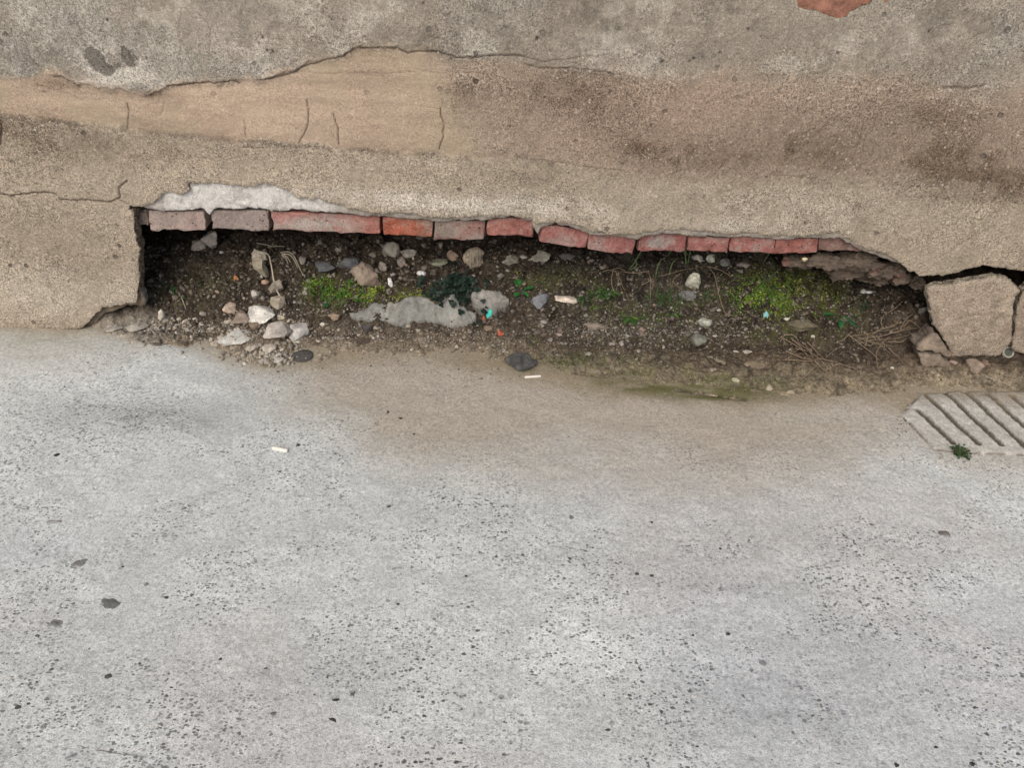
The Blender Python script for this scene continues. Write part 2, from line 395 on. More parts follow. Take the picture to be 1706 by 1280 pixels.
gmoss = np.clip(sell(545, 485, 60, 22) + sell(625, 490, 50, 14) + 0.7 * sell(690, 495, 50, 10) + sell(1285, 495, 95, 45) + sell(1370, 505, 60, 28) + 0.6 * sell(940, 465, 90, 18) + 0.45 * sell(320, 480, 80, 20) + 0.5 * sell(1080, 540, 130, 26) + 0.6 * sell(970, 605, 90, 16) + .7 * sell(1090, 622, 110, 14) + .8 * sell(1250, 640, 90, 16), 0, 1)
base = lerp3(base, (0.085, 0.105, 0.018), gmoss * sm(-0.5, 0.5, mid + fin) * 0.8)
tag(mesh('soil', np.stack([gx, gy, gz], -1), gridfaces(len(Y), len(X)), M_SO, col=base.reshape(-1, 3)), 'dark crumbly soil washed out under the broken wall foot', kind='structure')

# ------------------------------------------------------------------ wall
WALL = empty('plastered_wall', (0, 0, 0), 'long weathered beige plaster wall with its foot broken open over a brick course', 'wall')
CONT_PX = [(-1500, 515), (-200, 541), (0, 544), (25, 548), (60, 547), (100, 549), (140, 545), (150, 533), (163, 520), (172, 512), (182, 513), (200, 508), (228, 503), (230, 485), (234, 462), (230, 440), (233, 415), (229, 400), (226, 385), (222, 352), (214, 349), (214, 341),
           (240, 343), (256, 338), (270, 325), (283, 320), (305, 323), (318, 319), (314, 305), (340, 304), (372, 306), (400, 309), (420, 311), (437, 305), (458, 308), (478, 315), (494, 327), (515, 331), (531, 328), (545, 337), (580, 346), (610, 353), (640, 356), (662, 354), (690, 356), (715, 360),
           (745, 363), (765, 365), (790, 360), (815, 361), (840, 357), (868, 361), (885, 364), (893, 374), (905, 371), (925, 372), (943, 370), (960, 376), (985, 385), (1010, 389), (1035, 391), (1055, 393), (1075, 387), (1105, 384), (1135, 381), (1160, 386), (1185, 388), (1215, 390), (1240, 388), (1270, 392), (1300, 393), (1330, 394), (1365, 391), (1398, 389), (1408, 397), (1425, 407),
           (1448, 417), (1475, 424), (1497, 436), (1515, 450), (1528, 457), (1548, 461), (1572, 458), (1590, 455), (1612, 447), (1640, 443), (1662, 445), (1690, 449), (1720, 453), (1760, 470), (1800, 498), (1812, 560), (1830, 601), (2000, 608), (3300, 650)]
cont = dens(wl(CONT_PX), 0.0025)
cont[:, 0] += 0.0022 * fbm(cont[:, 0], cont[:, 1], 60, 3, 81); cont[:, 1] += 0.0026 * fbm(cont[:, 0], cont[:, 1], 70, 3, 82)
poly = np.vstack([cont, [[cont[-1, 0], 5], [cont[0, 0], 5]]])
LIP0 = fn(wl([(-900, 90), (-100, 130), (0, 128), (95, 126), (125, 140), (150, 140), (205, 150), (235, 158), (262, 150), (280, 140), (330, 139), (360, 136), (430, 132), (470, 126), (500, 112), (545, 100), (560, 97), (590, 80), (640, 82), (690, 80), (720, 88), (760, 94), (800, 92), (850, 95), (880, 108), (930, 113), (1000, 118), (1050, 124), (1080, 133), (1150, 128), (1240, 119), (1330, 124), (1400, 128), (1450, 125), (1520, 142), (1600, 147), (1706, 138), (2600, 150)]))
LIP = lambda x: LIP0(x) + .004 * fbm(x, x * 0, 16, 3, 195) + .0025 * fbm(x, x * 0, 60, 3, 196)
BAND = fn(wl([(-900, 140), (-100, 180), (0, 190), (100, 200), (215, 213), (400, 232), (560, 243), (700, 254), (800, 262), (900, 268), (1000, 281), (1150, 294), (1300, 300), (1500, 304), (1600, 311), (1706, 324), (2600, 380)]))
X = axis(-1.20, 1.26, 0.0019, -9, 9, 1.3); Z = axis(-0.02, 0.70, 0.0019, -0.02, 3.2, 1.3)
gx, gz = np.meshgrid(X, Z)
j1 = 0.006 * fbm(gx, gz, 18, 4, 91) + 0.0045 * fbm(gx, gz, 70, 3, 191)
up = sm(-0.0015, 0.0015, gz - LIP(gx) + j1 * 0.8)                      # top coat
strong = (1 - 0.75 * sm(W(1050, 120)[0], W(1150, 120)[0], gx)) * (.25 + .75 * sm(-.35, .35, fbm(gx, gz * .3, 9, 3, 199)))
low = 1 - sm(-0.004, 0.004, gz - BAND(gx) + j1 * 0.7)                  # rough lower coat
band = np.clip(1 - up - low, 0, 1)
RX = W(760, 180)[0]
rb = sm(-0.02, 0.10, gx - RX - 0.55 * (0.46 - gz) + 2 * j1)               # right end of the smooth band
smooth_b = band * (1 - rb)
lo = fbm(gx, gz, 2.4, 4, 92); mid = fbm(gx, gz, 9, 4, 93); fin = fbm(gx, gz, 38, 4, 94); vf = fbm(gx, gz, 110, 3, 95)
dl = np.abs(gz - LIP(gx) + j1 * 0.8)
h = 0.0016 * up * strong + 0.0014 * low + 0.001 * band * rb
h += 0.0016 * np.exp(-(dl / 0.008) ** 2) * up * strong * sm(-.5, .6, mid + fin)
h += 0.003 * lo + 0.0012 * mid + (0.0008 * fin + 0.0007 * vf) * (1 - 0.75 * smooth_b)
h += 0.0006 * smooth_b * fbm(gx * 0.25, gz, 90, 3, 96)
crk = np.zeros_like(gx)
def crack(pts, wd=0.0016, k=1.0):
    global crk
    wd = wd * .72; p = dens(wl(pts), 0.003); p = p + 0.0013 * np.stack([fbm(p[:, 0], p[:, 1], 90, 3, 97), fbm(p[:, 0], p[:, 1], 90, 3, 98)], -1)
    b0 = p.min(0) - 0.02; b1 = p.max(0) + 0.02
    sel = (gx > b0[0]) & (gx < b1[0]) & (gz > b0[1]) & (gz < b1[1])
    d = dseg(gx[sel], gz[sel], p); crk[sel] = np.maximum(crk[sel], k * np.exp(-(d / wd) ** 2))
crack([(-150, 318), (0, 322), (20, 325), (60, 320), (93, 322), (100, 332), (150, 333), (185, 336), (200, 328), (199, 312), (212, 300)], 0.0020)
crack([(200, 332), (216, 341)], 0.0012, .7)
crack([(90, 127), (104, 126), (135, 145)], 0.0016, .8)
crack([(280, 142), (330, 137), (360, 137), (385, 133), (400, 137)], 0.0018, .9)
crack([(430, 132), (470, 125), (495, 117), (510, 108), (545, 99), (572, 92), (590, 78)], 0.0017, .9)
crack([(600, 78), (660, 80), (680, 88), (700, 84), (735, 86), (760, 95), (800, 93), (830, 90), (870, 92)], 0.0018, .9)
crack([(870, 92), (905, 103), (940, 98), (985, 92)], 0.0014, .6)
crack([(880, 108), (905, 114), (950, 112), (1000, 118), (1040, 124)], 0.0015, .7)
crack([(213, 170), (215, 190), (213, 214)], 0.0013, .8); crack([(408, 198), (410, 226)], 0.0012, .6)
crack([(512, 165), (515, 195), (508, 220), (499, 236)], 0.0015, .9); crack([(555, 188), (563, 210), (565, 240)], 0.0015, .9)
crack([(733, 182), (739, 205), (738, 228), (731, 248)], 0.0015, .9)
crack([(860, 262), (895, 266), (930, 270), (985, 279), (1040, 284)], 0.0014, .45)
crack([(1285, 292), (1320, 294), (1350, 297), (1378, 302)], 0.0014, .4); crack([(405, 244), (440, 244)], 0.0014, .5)
crack([(0, 200), (3, 215), (0, 240)], 0.004, 1.0)
crack([(1440, 417), (1465, 420), (1480, 432)], 0.0014, .6)
for hc in ([(200, 310), (206, 285), (201, 262)], [(1040, 150), (1062, 176), (1072, 208)], [(890, 240), (893, 266), (902, 285)], [(330, 20), (352, 48), (349, 92)], [(545, 60), (552, 85), (560, 96)], [(1480, 150), (1452, 170), (1440, 200), (1432, 240), (1418, 250)], [(700, 175), (733, 182)], [(1180, 240), (1200, 232), (1213, 262)], [(640, 285), (690, 290), (720, 288)], [(60, 140), (96, 150), (130, 160)], [(1560, 70), (1575, 95), (1572, 120)], [(262, 150), (275, 170), (268, 190)]):
    crack(hc, 0.0012, .38)
crack([(590, 120), (640, 122), (700, 118), (740, 122)], 0.0012, .35); crack([(520, 122), (580, 121), (640, 127)], 0.0012, .3)
crack([(1570, 143), (1610, 146), (1640, 142)], 0.003, .6)
for (hx, hy) in ((1103, 102), (895, 63), (1149, 102), (1156, 97), (438, 62), (446, 82), (455, 84), (180, 32), (1247, 48), (1549, 52), (1395, 88), (1200, 87), (245, 96), (1017, 152), (850, 210), (1085, 208), (705, 5)):
    c = W(hx, hy); d = np.hypot(gx - c[0], gz - c[2]); crk = np.maximum(crk, np.exp(-(d / (0.0034 if hx in (1103, 895) else 0.0022)) ** 2))
h -= 0.003 * crk
dc = np.full(gx.shape, 1.0)                                            # edge of the break: worn and slightly turned out
sel = (np.abs(gx) < 1.25) & (gz < 0.42)
cp = cont[::3]; gxs, gzs = gx[sel], gz[sel]; dd = np.full(gxs.shape, 1.0)
for c in cp[(np.abs(cp[:, 0]) < 1.3)]: dd = np.minimum(dd, (gxs - c[0]) ** 2 + (gzs - c[1]) ** 2)
dc[sel] = np.sqrt(dd)
h -= 0.0022 * np.exp(-(dc / 0.003) ** 2)
h += 0.0012 * np.exp(-((dc - 0.02) / 0.015) ** 2) * sm(-.3, .4, mid)
# colours (the stains run softly over the edges of the coats)
RB = sm(W(900, 200)[0], W(1150, 200)[0], gx); wn = 0.016 * fbm(gx, gz, 11, 4, 192) + .006 * fbm(gx, gz, 60, 3, 193)
upc = sm(-1, 1, (gz - LIP(gx) + j1 * .8 + wn * (.45 + .55 * RB)) / (.010 + .018 * RB)); lowc = 1 - sm(-1, 1, (gz - BAND(gx) + j1 * .7 + wn * (.35 + RB)) / (.008 + .016 * RB))
up_r, band_r = up, band; up = upc; low = lowc; band = np.clip(1 - up - low, 0, 1); smooth_b = band * (1 - rb)
base = np.ones(gx.shape + (3,)) * np.array((0.455, 0.385, 0.302))
base = lerp3(base, (0.405, 0.358, 0.295), up)
base = lerp3(base, (0.355, 0.332, 0.292), up * sm(-0.1, 0.9, lo + mid * 0.9 + .3 * fin) * 0.75)
base = lerp3(base, (0.44, 0.395, 0.33), up * (1 - sm(-0.8, -0.1, lo + mid * .5)) * 0.8)
def well(cx, cy, rx, ry, rot=0):
    c = W(cx, cy); a = W(cx + rx, cy); b_ = W(cx, cy + ry); A, B = abs(a[0] - c[0]), abs(b_[2] - c[2])
    u = gx - c[0]; v = gz - c[2]; cr, sr = math.cos(rot), math.sin(rot)
    return np.exp(-((u * cr + v * sr) / A) ** 2 - ((-u * sr + v * cr) / B) ** 2)
base = lerp3(base, (0.475, 0.385, 0.283), smooth_b)
base = lerp3(base, (0.455, 0.350, 0.270), smooth_b * sm(-.1, .7, mid + lo) * .75)
base = lerp3(base, (0.395, 0.312, 0.245), band * rb * 0.8)
base = lerp3(base, (0.46, 0.37, 0.28), band * rb * 0.5 * sm(0, .6, lo - mid))
base = lerp3(base, (0.43, 0.31, 0.245), np.clip(well(1090, 190, 150, 60) + .6 * well(1260, 170, 120, 40) + .4 * well(950, 230, 60, 40), 0, 1) * 0.36 * (1 - up))
st = np.zeros_like(gx)
for (cx, cy, rx, ry, k) in ((930, 145, 75, 34, .5), (770, 160, 28, 26, .5), (1000, 185, 60, 35, .3), (1060, 240, 45, 22, .45), (1180, 262, 110, 26, .62), (1390, 262, 60, 34, .6), (1330, 235, 80, 30, .35), (1570, 275, 70, 32, .62), (1680, 300, 70, 26, .7), (1540, 190, 90, 24, .4), (1600, 240, 160, 50, .25), (1250, 80, 90, 40, .2), (1540, 110, 90, 26, .25),
                            (100, 235, 170, 36, .38), (20, 210, 60, 20, .3), (250, 155, 26, 8, .5), (100, 140, 40, 8, .4), (330, 250, 200, 16, .22), (60, 390, 110, 45, .22), (130, 440, 80, 30, .18), (880, 300, 60, 16, .3), (950, 325, 70, 16, .25), (1428, 344, 12, 9, .5), (1440, 368, 6, 8, .4), (1665, 352, 9, 8, .35), (1620, 390, 9, 8, .3), (1480, 400, 120, 40, .12), (730, 80, 200, 26, .12), (650, 30, 240, 30, .12), (520, 60, 120, 30, .12), (1600, 330, 120, 8, .3),
                            (900, 15, 60, 30, .15), (360, 120, 22, 10, .35), (350, 40, 60, 30, .15)):
    st = st + k * well(cx, cy, rx * 1.1, ry * 1.1)
st = np.clip(st * (0.65 + 0.7 * sm(-.6, .6, mid * .7 + fin)), 0, 0.85)
base = base * (1 - 0.62 * st * np.array((0.92, 1.0, 1.06))[:, None, None].T if False else 1 - (0.62 * st)[..., None] * np.array((0.93, 1.0, 1.06)))
pale = np.clip(.9 * well(700, 335, 200, 16, -.03) + .5 * well(860, 345, 60, 14) + .55 * well(1190, 376, 130, 10) + 1.3 * well(1010, 72, 50, 22) + .5 * well(340, 40, 50, 34) + .45 * well(430, 95, 50, 26) + .35 * well(620, 20, 60, 30) + .6 * well(205, 128, 60, 14) + .5 * well(1510, 60, 50, 40) + .4 * well(850, 50, 30, 30) + .45 * well(110, 490, 150, 40) + .35 * well(1000, 345, 200, 30) + .25 * well(1350, 350, 200, 40) + .35 * well(1020, 115, 60, 6) + .5 * well(190, 130, 50, 12) + .3 * well(400, 60, 100, 30), 0, 1)
base = lerp3(base, (0.68, 0.63, 0.555), pale * (0.45 + 0.5 * sm(-.4, .5, fin + mid)) * 0.85)
# two blistered rings at the upper left
for (cx, cy, r) in ((165, 98, 1.0), (212, 95, .9), (183, 112, .7)):
    ring = well(cx, cy, 34 * r, 26 * r); base = lerp3(base, (0.64, 0.60, 0.53), np.clip(ring * 1.5, 0, 1) * 0.85 * sm(-.7, .3, fin + vf))
blot = sm(0.42, 0.56, np.maximum.reduce([well(160, 97, 18, 19), well(214, 93, 17, 17), well(180, 113, 14, 11, .3), well(196, 104, 12, 9)]) + 0.34 * fin + .34 * vf + .06)
blot *= .08 + .92 * sm(.18, .4, np.maximum.reduce([well(160, 97, 18, 19), well(214, 93, 17, 17), well(180, 113, 14, 11, .3), well(196, 104, 12, 9)])); base = lerp3(base, (0.155, 0.14, 0.12), blot * 0.9); h -= 0.0015 * blot
base *= (.875 - .05 * up)[..., None] * (1 + 0.07 * lo + (0.09 + .05 * up) * mid + (0.09 + .07 * up) * fin * (1 - 0.6 * smooth_b))[..., None]
bp = sm(.35, .75, fbm(gx, gz, 13, 4, 197) + .3 * fin) * up; base = lerp3(base, (.50, .465, .40), bp * .45)
bd = sm(.35, .8, fbm(gx, gz, 16, 4, 198) + .3 * vf) * (up + .5 * low); base *= (1 - .22 * bd)[..., None]
streak = fbm(gx * 0.12, gz, 60, 3, 101); base *= (1 + 0.10 * streak * smooth_b)[..., None]
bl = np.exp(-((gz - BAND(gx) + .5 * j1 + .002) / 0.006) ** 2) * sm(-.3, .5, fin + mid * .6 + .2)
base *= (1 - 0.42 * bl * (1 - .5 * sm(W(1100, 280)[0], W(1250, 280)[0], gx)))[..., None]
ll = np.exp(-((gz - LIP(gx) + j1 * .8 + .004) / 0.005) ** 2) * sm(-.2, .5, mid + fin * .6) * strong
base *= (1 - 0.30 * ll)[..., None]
base = lerp3(base, (0.075, 0.05, 0.04), np.clip(crk * 1.2, 0, 1) * 0.9)
grain = (0.71 - 0.42 * smooth_b - 0.12 * up + 0.25 * np.clip(st, 0, 1)) * (0.70 + 0.5 * sm(-.5, .5, mid + .5 * fin))
# flaked patch showing brick near the top right
FLK = wl([(1322, -30), (1328, 10), (1334, 14), (1352, 17), (1375, 25), (1395, 29), (1410, 27), (1417, 17), (1432, 11), (1450, 6), (1455, -2), (1470, -12), (1440, -40)])
flk = dens(np.vstack([FLK, FLK[:1]]), 0.0025); flk += 0.0014 * np.stack([fbm(flk[:, 0], flk[:, 1], 70, 3, 83), fbm(flk[:, 0], flk[:, 1], 70, 3, 84)], -1)
FL2 = wl([(1472, -14), (1470, -2), (1474, 4), (1480, -1), (1484, -12)]); fl2 = dens(np.vstack([FL2, FL2[:1]]), 0.0025)
cx_ = (gx[:-1, :-1] + gx[1:, 1:]) / 2; cz_ = (gz[:-1, :-1] + gz[1:, 1:]) / 2
keep = inpoly(cx_, cz_, poly[::1] if len(poly) < 900 else poly[::2]) & ~inpoly(cx_, cz_, flk[::2]) & ~inpoly(cx_, cz_, fl2[::2])
faces = gridfaces(len(Z), len(X), keep)
V = np.stack([gx, -h, gz], -1).reshape(-1, 3)
# boundary edges -> snap to the broken outline, then fold back as the thickness of the coat
def edges_of(f):
    e = np.concatenate([f[:, [0, 1]], f[:, [1, 2]], f[:, [2, 3]], f[:, [3, 0]]]); k = np.sort(e, 1)
    key = k[:, 0].astype(np.int64) * 10000000 + k[:, 1]; u, i, c = np.unique(key, return_index=True, return_counts=True)
    return e[i[c == 1]]
def rim(V, faces, outline, thick, colr, grn, edgecol, jy=0.004, maxd=0.006, back=0.0):
    be = edges_of(faces); bv = np.unique(be)
    P = V[bv][:, [0, 2]]
    d2 = ((P[:, None, 0] - outline[None, :, 0]) ** 2 + (P[:, None, 1] - outline[None, :, 1]) ** 2)
    near = d2.argmin(1); dist = np.sqrt(d2.min(1)); ok = dist < maxd
    V[bv[ok], 0] = outline[near[ok], 0]; V[bv[ok], 2] = outline[near[ok], 1]
    s = set(bv[ok].tolist()); be = np.array([e for e in be if e[0] in s and e[1] in s])
    uv = np.unique(be); n0 = len(V)
    layers = []; prev = uv
    K = 4; remap_prev = {int(a): int(a) for a in uv}; newf = []; newV = [V]; cc = [colr]; gg = [grn]
    for k in range(1, K + 1):
        Q = V[uv].copy(); y0 = Q[:, 1]
        Q[:, 1] = y0 + (thick - y0) * k / K
        a = 0.0030 if k < K else 0.001
        Q[:, 0] += a * fbm(Q[:, 0] * 1 + k, Q[:, 2], 90, 2, 85 + k); Q[:, 2] += a * fbm(Q[:, 0], Q[:, 2] + k, 90, 2, 89 + k) + back * k / K
        base_i = n0 + (k - 1) * len(uv); rm = {int(a_): base_i + i for i, a_ in enumerate(uv)}
        for e in be:
            newf.append((remap_prev[int(e[1])], remap_prev[int(e[0])], rm[int(e[0])], rm[int(e[1])]))
        remap_prev = rm; newV.append(Q)
        nz = fbm(Q[:, 0], Q[:, 2] + 0.1 * k, 80, 3, 87)
        cc.append(np.array(edgecol)[None, :] * (1 + 0.5 * nz)[:, None]); gg.append(np.full(len(uv), 0.8))
    return np.vstack(newV), np.vstack([faces, np.array(newf)]), np.vstack(cc), np.concatenate(gg)
outl = np.vstack([cont, flk, fl2])
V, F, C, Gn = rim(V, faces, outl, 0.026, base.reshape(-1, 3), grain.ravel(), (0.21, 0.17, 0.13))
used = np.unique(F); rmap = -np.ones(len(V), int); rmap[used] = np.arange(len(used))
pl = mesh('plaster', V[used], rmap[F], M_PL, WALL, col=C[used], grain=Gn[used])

# undercoat: pale render showing between the plaster edge and the bricks, and below the left flap
def sheet(name, outline_px, y, colfn, mat, depth, seed, step=0.0024, rough=0.0022, edge=(0.3, 0.28, 0.25), grainv=0.5, label=None, bulge=0.0, parent=WALL, tilt=None):
    o = dens(np.vstack([wl(outline_px), wl(outline_px)[:1]]), 0.0025)
    o = o + 0.002 * np.stack([fbm(o[:, 0], o[:, 1], 70, 3, seed), fbm(o[:, 0], o[:, 1], 70, 3, seed + 1)], -1)
    xs = np.arange(o[:, 0].min() - .004, o[:, 0].max() + .004, step); zs = np.arange(o[:, 1].min() - .004, o[:, 1].max() + .004, step)
    ax, az = np.meshgrid(xs, zs); cxx = (ax[:-1, :-1] + ax[1:, 1:]) / 2; czz = (az[:-1, :-1] + az[1:, 1:]) / 2
    k = inpoly(cxx, czz, o); f = gridfaces(len(zs), len(xs), k)
    d = np.sqrt(np.min((ax.ravel()[:, None] - o[None, ::2, 0]) ** 2 + (az.ravel()[:, None] - o[None, ::2, 1]) ** 2, 1)).reshape(ax.shape)
    hh = rough * fbm(ax, az, 30, 4, seed + 2) + rough * .5 * fbm(ax, az, 120, 3, seed + 3) - 0.0022 * np.exp(-(d / 0.003) ** 2) + bulge * sm(0, .03, d)
    v = np.stack([ax, y - hh, az], -1).reshape(-1, 3)
    c = colfn(ax, az).reshape(-1, 3)
    v, f, c, g = rim(v, f, o, y + depth, c, np.full(ax.size, grainv), edge)
    if tilt is not None: v = tilt(v)
    u = np.unique(f); rm = -np.ones(len(v), int); rm[u] = np.arange(len(u))
    loc = None
    if parent is None: loc = (v[u][:, 0].mean(), v[u][:, 1].mean(), v[u][:, 2].min())
    ob = mesh(name, v[u], rm[f], mat, parent, col=c[u], grain=g[u], loc=loc)
    if label: ob['label'] = label
    return ob
def c_white(ax, az):
    m = fbm(ax, az, 14, 4, 111); f = fbm(ax, az, 80, 3, 112)
    c = np.ones(ax.shape + (3,)) * np.array((0.86, 0.835, 0.80)); c *= (1 + .06 * m + .10 * f)[..., None]
    r = sm(W(520, 340)[0], W(600, 350)[0], ax)
    c = lerp3(c, (0.36, 0.31, 0.25), r * 0.85); l = 1 - sm(W(235, 340)[0], W(300, 340)[0], ax)
    c = lerp3(c, (0.40, 0.33, 0.30), l * .8)
    zb = W(400, 352)[2]; c = lerp3(c, (0.34, 0.31, 0.29), sm(0.25, .7, f + m * .5) * .5)
    dz = np.exp(-((az - fn(wl([(200, 352), (600, 356), (900, 374), (1440, 410)]))(ax)) / 0.006) ** 2)
    return lerp3(c, (0.42, 0.39, 0.36), dz * .5 * sm(-.5, .3, f))
sheet('undercoat', [(238, 346), (262, 353), (300, 352), (340, 350), (348, 361), (354, 350), (400, 348), (446, 350), (450, 353), (500, 352), (560, 356), (600, 360), (640, 363), (700, 367), (728, 372), (760, 369), (800, 368), (850, 364), (886, 370), (894, 392), (900, 382), (925, 374), (960, 384), (985, 393), (1030, 396), (1060, 401),
                    (1075, 396), (1110, 391), (1142, 394), (1180, 396), (1214, 398), (1250, 396), (1290, 400), (1330, 399), (1362, 400), (1400, 397), (1420, 410), (1450, 424), (1500, 440), (1500, 400), (1400, 360), (1000, 340), (600, 280), (400, 270), (250, 290), (205, 335)],
      0.004, c_white, M_MORTAR, 0.02, 113, label='whitish render coat bared between plaster edge and bricks')
def c_brown(ax, az):
    m = fbm(ax, az, 30, 4, 115); return np.ones(ax.shape + (3,)) * np.array((0.25, 0.20, 0.15)) * (1 + .4 * m)[..., None]
sheet('undercoat', [(138, 552), (158, 541), (170, 528), (185, 521), (205, 515), (222, 513), (233, 516), (238, 505), (230, 480), (200, 495), (150, 510), (120, 535)], 0.010, c_brown, M_MORTAR, 0.02, 117, label='brown broken underlayer below the left flap of plaster')
# brick face behind the flaked patch at the top
def c_red(ax, az):
    m = fbm(ax, az, 14, 4, 118); f = fbm(ax, az, 70, 3, 119); return np.ones(ax.shape + (3,)) * np.array((0.47, 0.235, 0.165)) * (1 + .2 * m + .25 * f)[..., None]
sheet('brick_patch', [(1300, -60), (1305, 30), (1400, 48), (1480, 20), (1510, 10), (1500, -70)], 0.007, c_red, M_MORTAR, 0.01, 120, label='orange red brick face showing through the flaked hole at the top')

# bricks of the bared course: one mesh each
def brick(c4, col, seed, y0=0.014, depth=0.20, dull=0.0, label=None, patch=None):
    c4 = [(c4[0][0] - 1, c4[0][1]), (c4[1][0] + 1, c4[1][1]), (c4[2][0] + 1, c4[2][1]), (c4[3][0] - 1, c4[3][1])]
    q = wl(c4, y0); nx, nz, ny = 34, 14, 10
    fr = lambda u, v: (q[0] * ((1 - u) * (1 - v))[..., None] + q[1] * (u * (1 - v))[..., None] + q[2] * (u * v)[..., None] + q[3] * ((1 - u) * v)[..., None])
    Vs, Fs, base_i = [], [], 0
    def add(P, a, b):
        nonlocal base_i
        Fs.append(gridfaces(a, b) + base_i); Vs.append(P.reshape(-1, 3)); base_i += a * b
    U, Vv = np.meshgrid(np.linspace(0, 1, nx), np.linspace(0, 1, nz)); p = fr(U, Vv); add(np.stack([p[..., 0], np.full(U.shape, y0), p[..., 1]], -1), nz, nx)
    for vv in (0, 1):
        U, T = np.meshgrid(np.linspace(0, 1, nx), np.linspace(0, 1, ny)); p = fr(U, np.full(U.shape, float(vv))); add(np.stack([p[..., 0], y0 + T * depth, p[..., 1]], -1), ny, nx)
    for uu in (0, 1):
        U, T = np.meshgrid(np.linspace(0, 1, nz), np.linspace(0, 1, ny)); p = fr(np.full(U.shape, float(uu)), U); add(np.stack([p[..., 0], y0 + T * depth, p[..., 1]], -1), ny, nz)
    v = np.vstack(Vs); f = np.vstack(Fs)
    # rounded, chipped arrises
    cen = q.mean(0); hw = (q[:, 0].max() - q[:, 0].min()) / 2; hh = (q[:, 1].max() - q[:, 1].min()) / 2
    dx = hw - np.abs(v[:, 0] - cen[0]); dz = hh - np.abs(v[:, 2] - cen[1]); dy = v[:, 1] - y0
    nse = fbm(v[:, 0], v[:, 2], 45, 3, seed, z=v[:, 1]); n2 = fbm(v[:, 0], v[:, 2], 120, 3, seed + 5, z=v[:, 1])
    r = 0.0032 * (1 + .9 * nse)
    e = np.maximum(0, r - np.minimum(dx, dz)) ; v[:, 1] += np.where(dy < 0.012, e * 0.9 * np.clip(1 - dy / .012, 0, 1), 0)
    ey = np.maximum(0, r - dy) * .6
    v[:, 0] -= np.sign(v[:, 0] - cen[0]) * np.where(dx < .004, ey, 0); v[:, 2] -= np.sign(v[:, 2] - cen[1]) * np.where(dz < .004, ey, 0)
    dsp = 0.0008 * nse + 0.0006 * n2; v[:, 1] += dsp; v[:, 2] += .8 * dsp * (np.abs(v[:, 2] - cen[1]) > hh * .8); v[:, 0] += dsp * .5
    c = np.ones((len(v), 3)) * np.array(col)
    big = fbm(v[:, 0], v[:, 2], 25, 3, seed + 9)
    c *= (1 + .22 * big + .15 * n2)[:, None]
    c = lerp3(c, (0.27, 0.235, 0.215), np.clip(dull + .5 * sm(.2, .8, big), 0, 1))
    if patch:
        for (cx, cy, rx, ry, pc, k) in patch:
            w0 = W(cx, cy, y0); m = mpp(w0); e_ = ell(v[:, 0], v[:, 2], w0[0], w0[2], rx * m, ry * m); c = lerp3(c, pc, np.clip(k * e_ * (1 + .9 * n2 + .5 * nse), 0, 1))
    res = np.clip(sm(.010, .0, (cen[1] + hh) - v[:, 2] + .006 * nse) + .8 * sm(.006, .0, dx + .004 * n2), 0, 1) * sm(-.3, .4, n2 + nse); c = lerp3(c, (.38, .33, .285), np.clip(res * .85 + .22 * sm(-.2, .7, big + n2), 0, 1))
    o = mesh('brick', v, f, M_BR, WALL, col=c, smooth=True)
    if label: o['label'] = label
    return o
PINK, RED, ORG, MAU = (0.33, 0.17, 0.155), (0.36, 0.115, 0.085), (0.42, 0.135, 0.085), (0.30, 0.205, 0.19)
GREYP = (0.33, 0.29, 0.27)
brick([(226, 350), (246, 350), (246, 378), (228, 377)], (0.24, 0.19, 0.15), 201, y0=0.024, dull=.5, label='short mottled brown brick end at the left of the hole')
brick([(249, 351), (341, 351), (341, 383), (251, 386)], (0.46, 0.345, 0.31), 202, dull=.15, label='dull mauve brick')
brick([(353, 349), (447, 350), (446, 387), (354, 383)], (0.40, 0.32, 0.295), 203, dull=.3, label='greyish mauve brick with a rough worn face')
brick([(453, 351), (633, 358), (632, 390), (454, 387)], (0.40, 0.16, 0.13), 204, label='long stretcher brick grey with mortar on its left half and red on its right',
      patch=[(510, 375, 75, 16, (0.44, 0.39, 0.35), 1.0), (470, 362, 22, 12, (0.46, 0.24, 0.22), .7), (560, 366, 20, 12, (0.42, 0.33, 0.30), .7)])
brick([(637, 360), (722, 366), (719, 397), (638, 391)], ORG, 205, label='bright orange red brick', patch=[(712, 378, 16, 22, (0.30, 0.22, 0.18), .8)])
brick([(723, 367), (809, 366), (807, 398), (723, 402)], (0.33, 0.165, 0.14), 206, dull=.25, label='grimy red brick hanging slightly low', patch=[(735, 385, 24, 14, (0.25, 0.21, 0.18), .9)])
brick([(811, 361), (890, 364), (888, 398), (812, 392)], (0.38, 0.165, 0.14), 207, label='dusty pink red brick')
brick([(902, 372), (981, 386), (976, 415), (898, 402)], (0.35, 0.15, 0.135), 208, label='dusty red brick tilting down to the right')
brick([(981, 388), (1061, 396), (1052, 427), (978, 414)], (0.35, 0.155, 0.14), 209, label='lowest sagging brick of the course')
brick([(1064, 390), (1144, 386), (1142, 420), (1062, 418)], (0.34, 0.13, 0.12), 210, y0=0.017, label='red brick speckled with grey mortar', patch=[(1100, 405, 24, 12, (0.33, 0.29, 0.27), .9)])
brick([(1146, 392), (1215, 395), (1212, 424), (1146, 419)], (0.35, 0.155, 0.135), 211)
brick([(1217, 390), (1290, 395), (1290, 424), (1216, 420)], (0.36, 0.155, 0.135), 212)
brick([(1293, 397), (1362, 396), (1362, 420), (1290, 425)], (0.34, 0.14, 0.12), 213)
brick([(1365, 394), (1440, 394), (1440, 418), (1365, 420)], (0.24, 0.13, 0.105), 214, dull=.2, label='dark brown red brick cut off by the plaster edge')

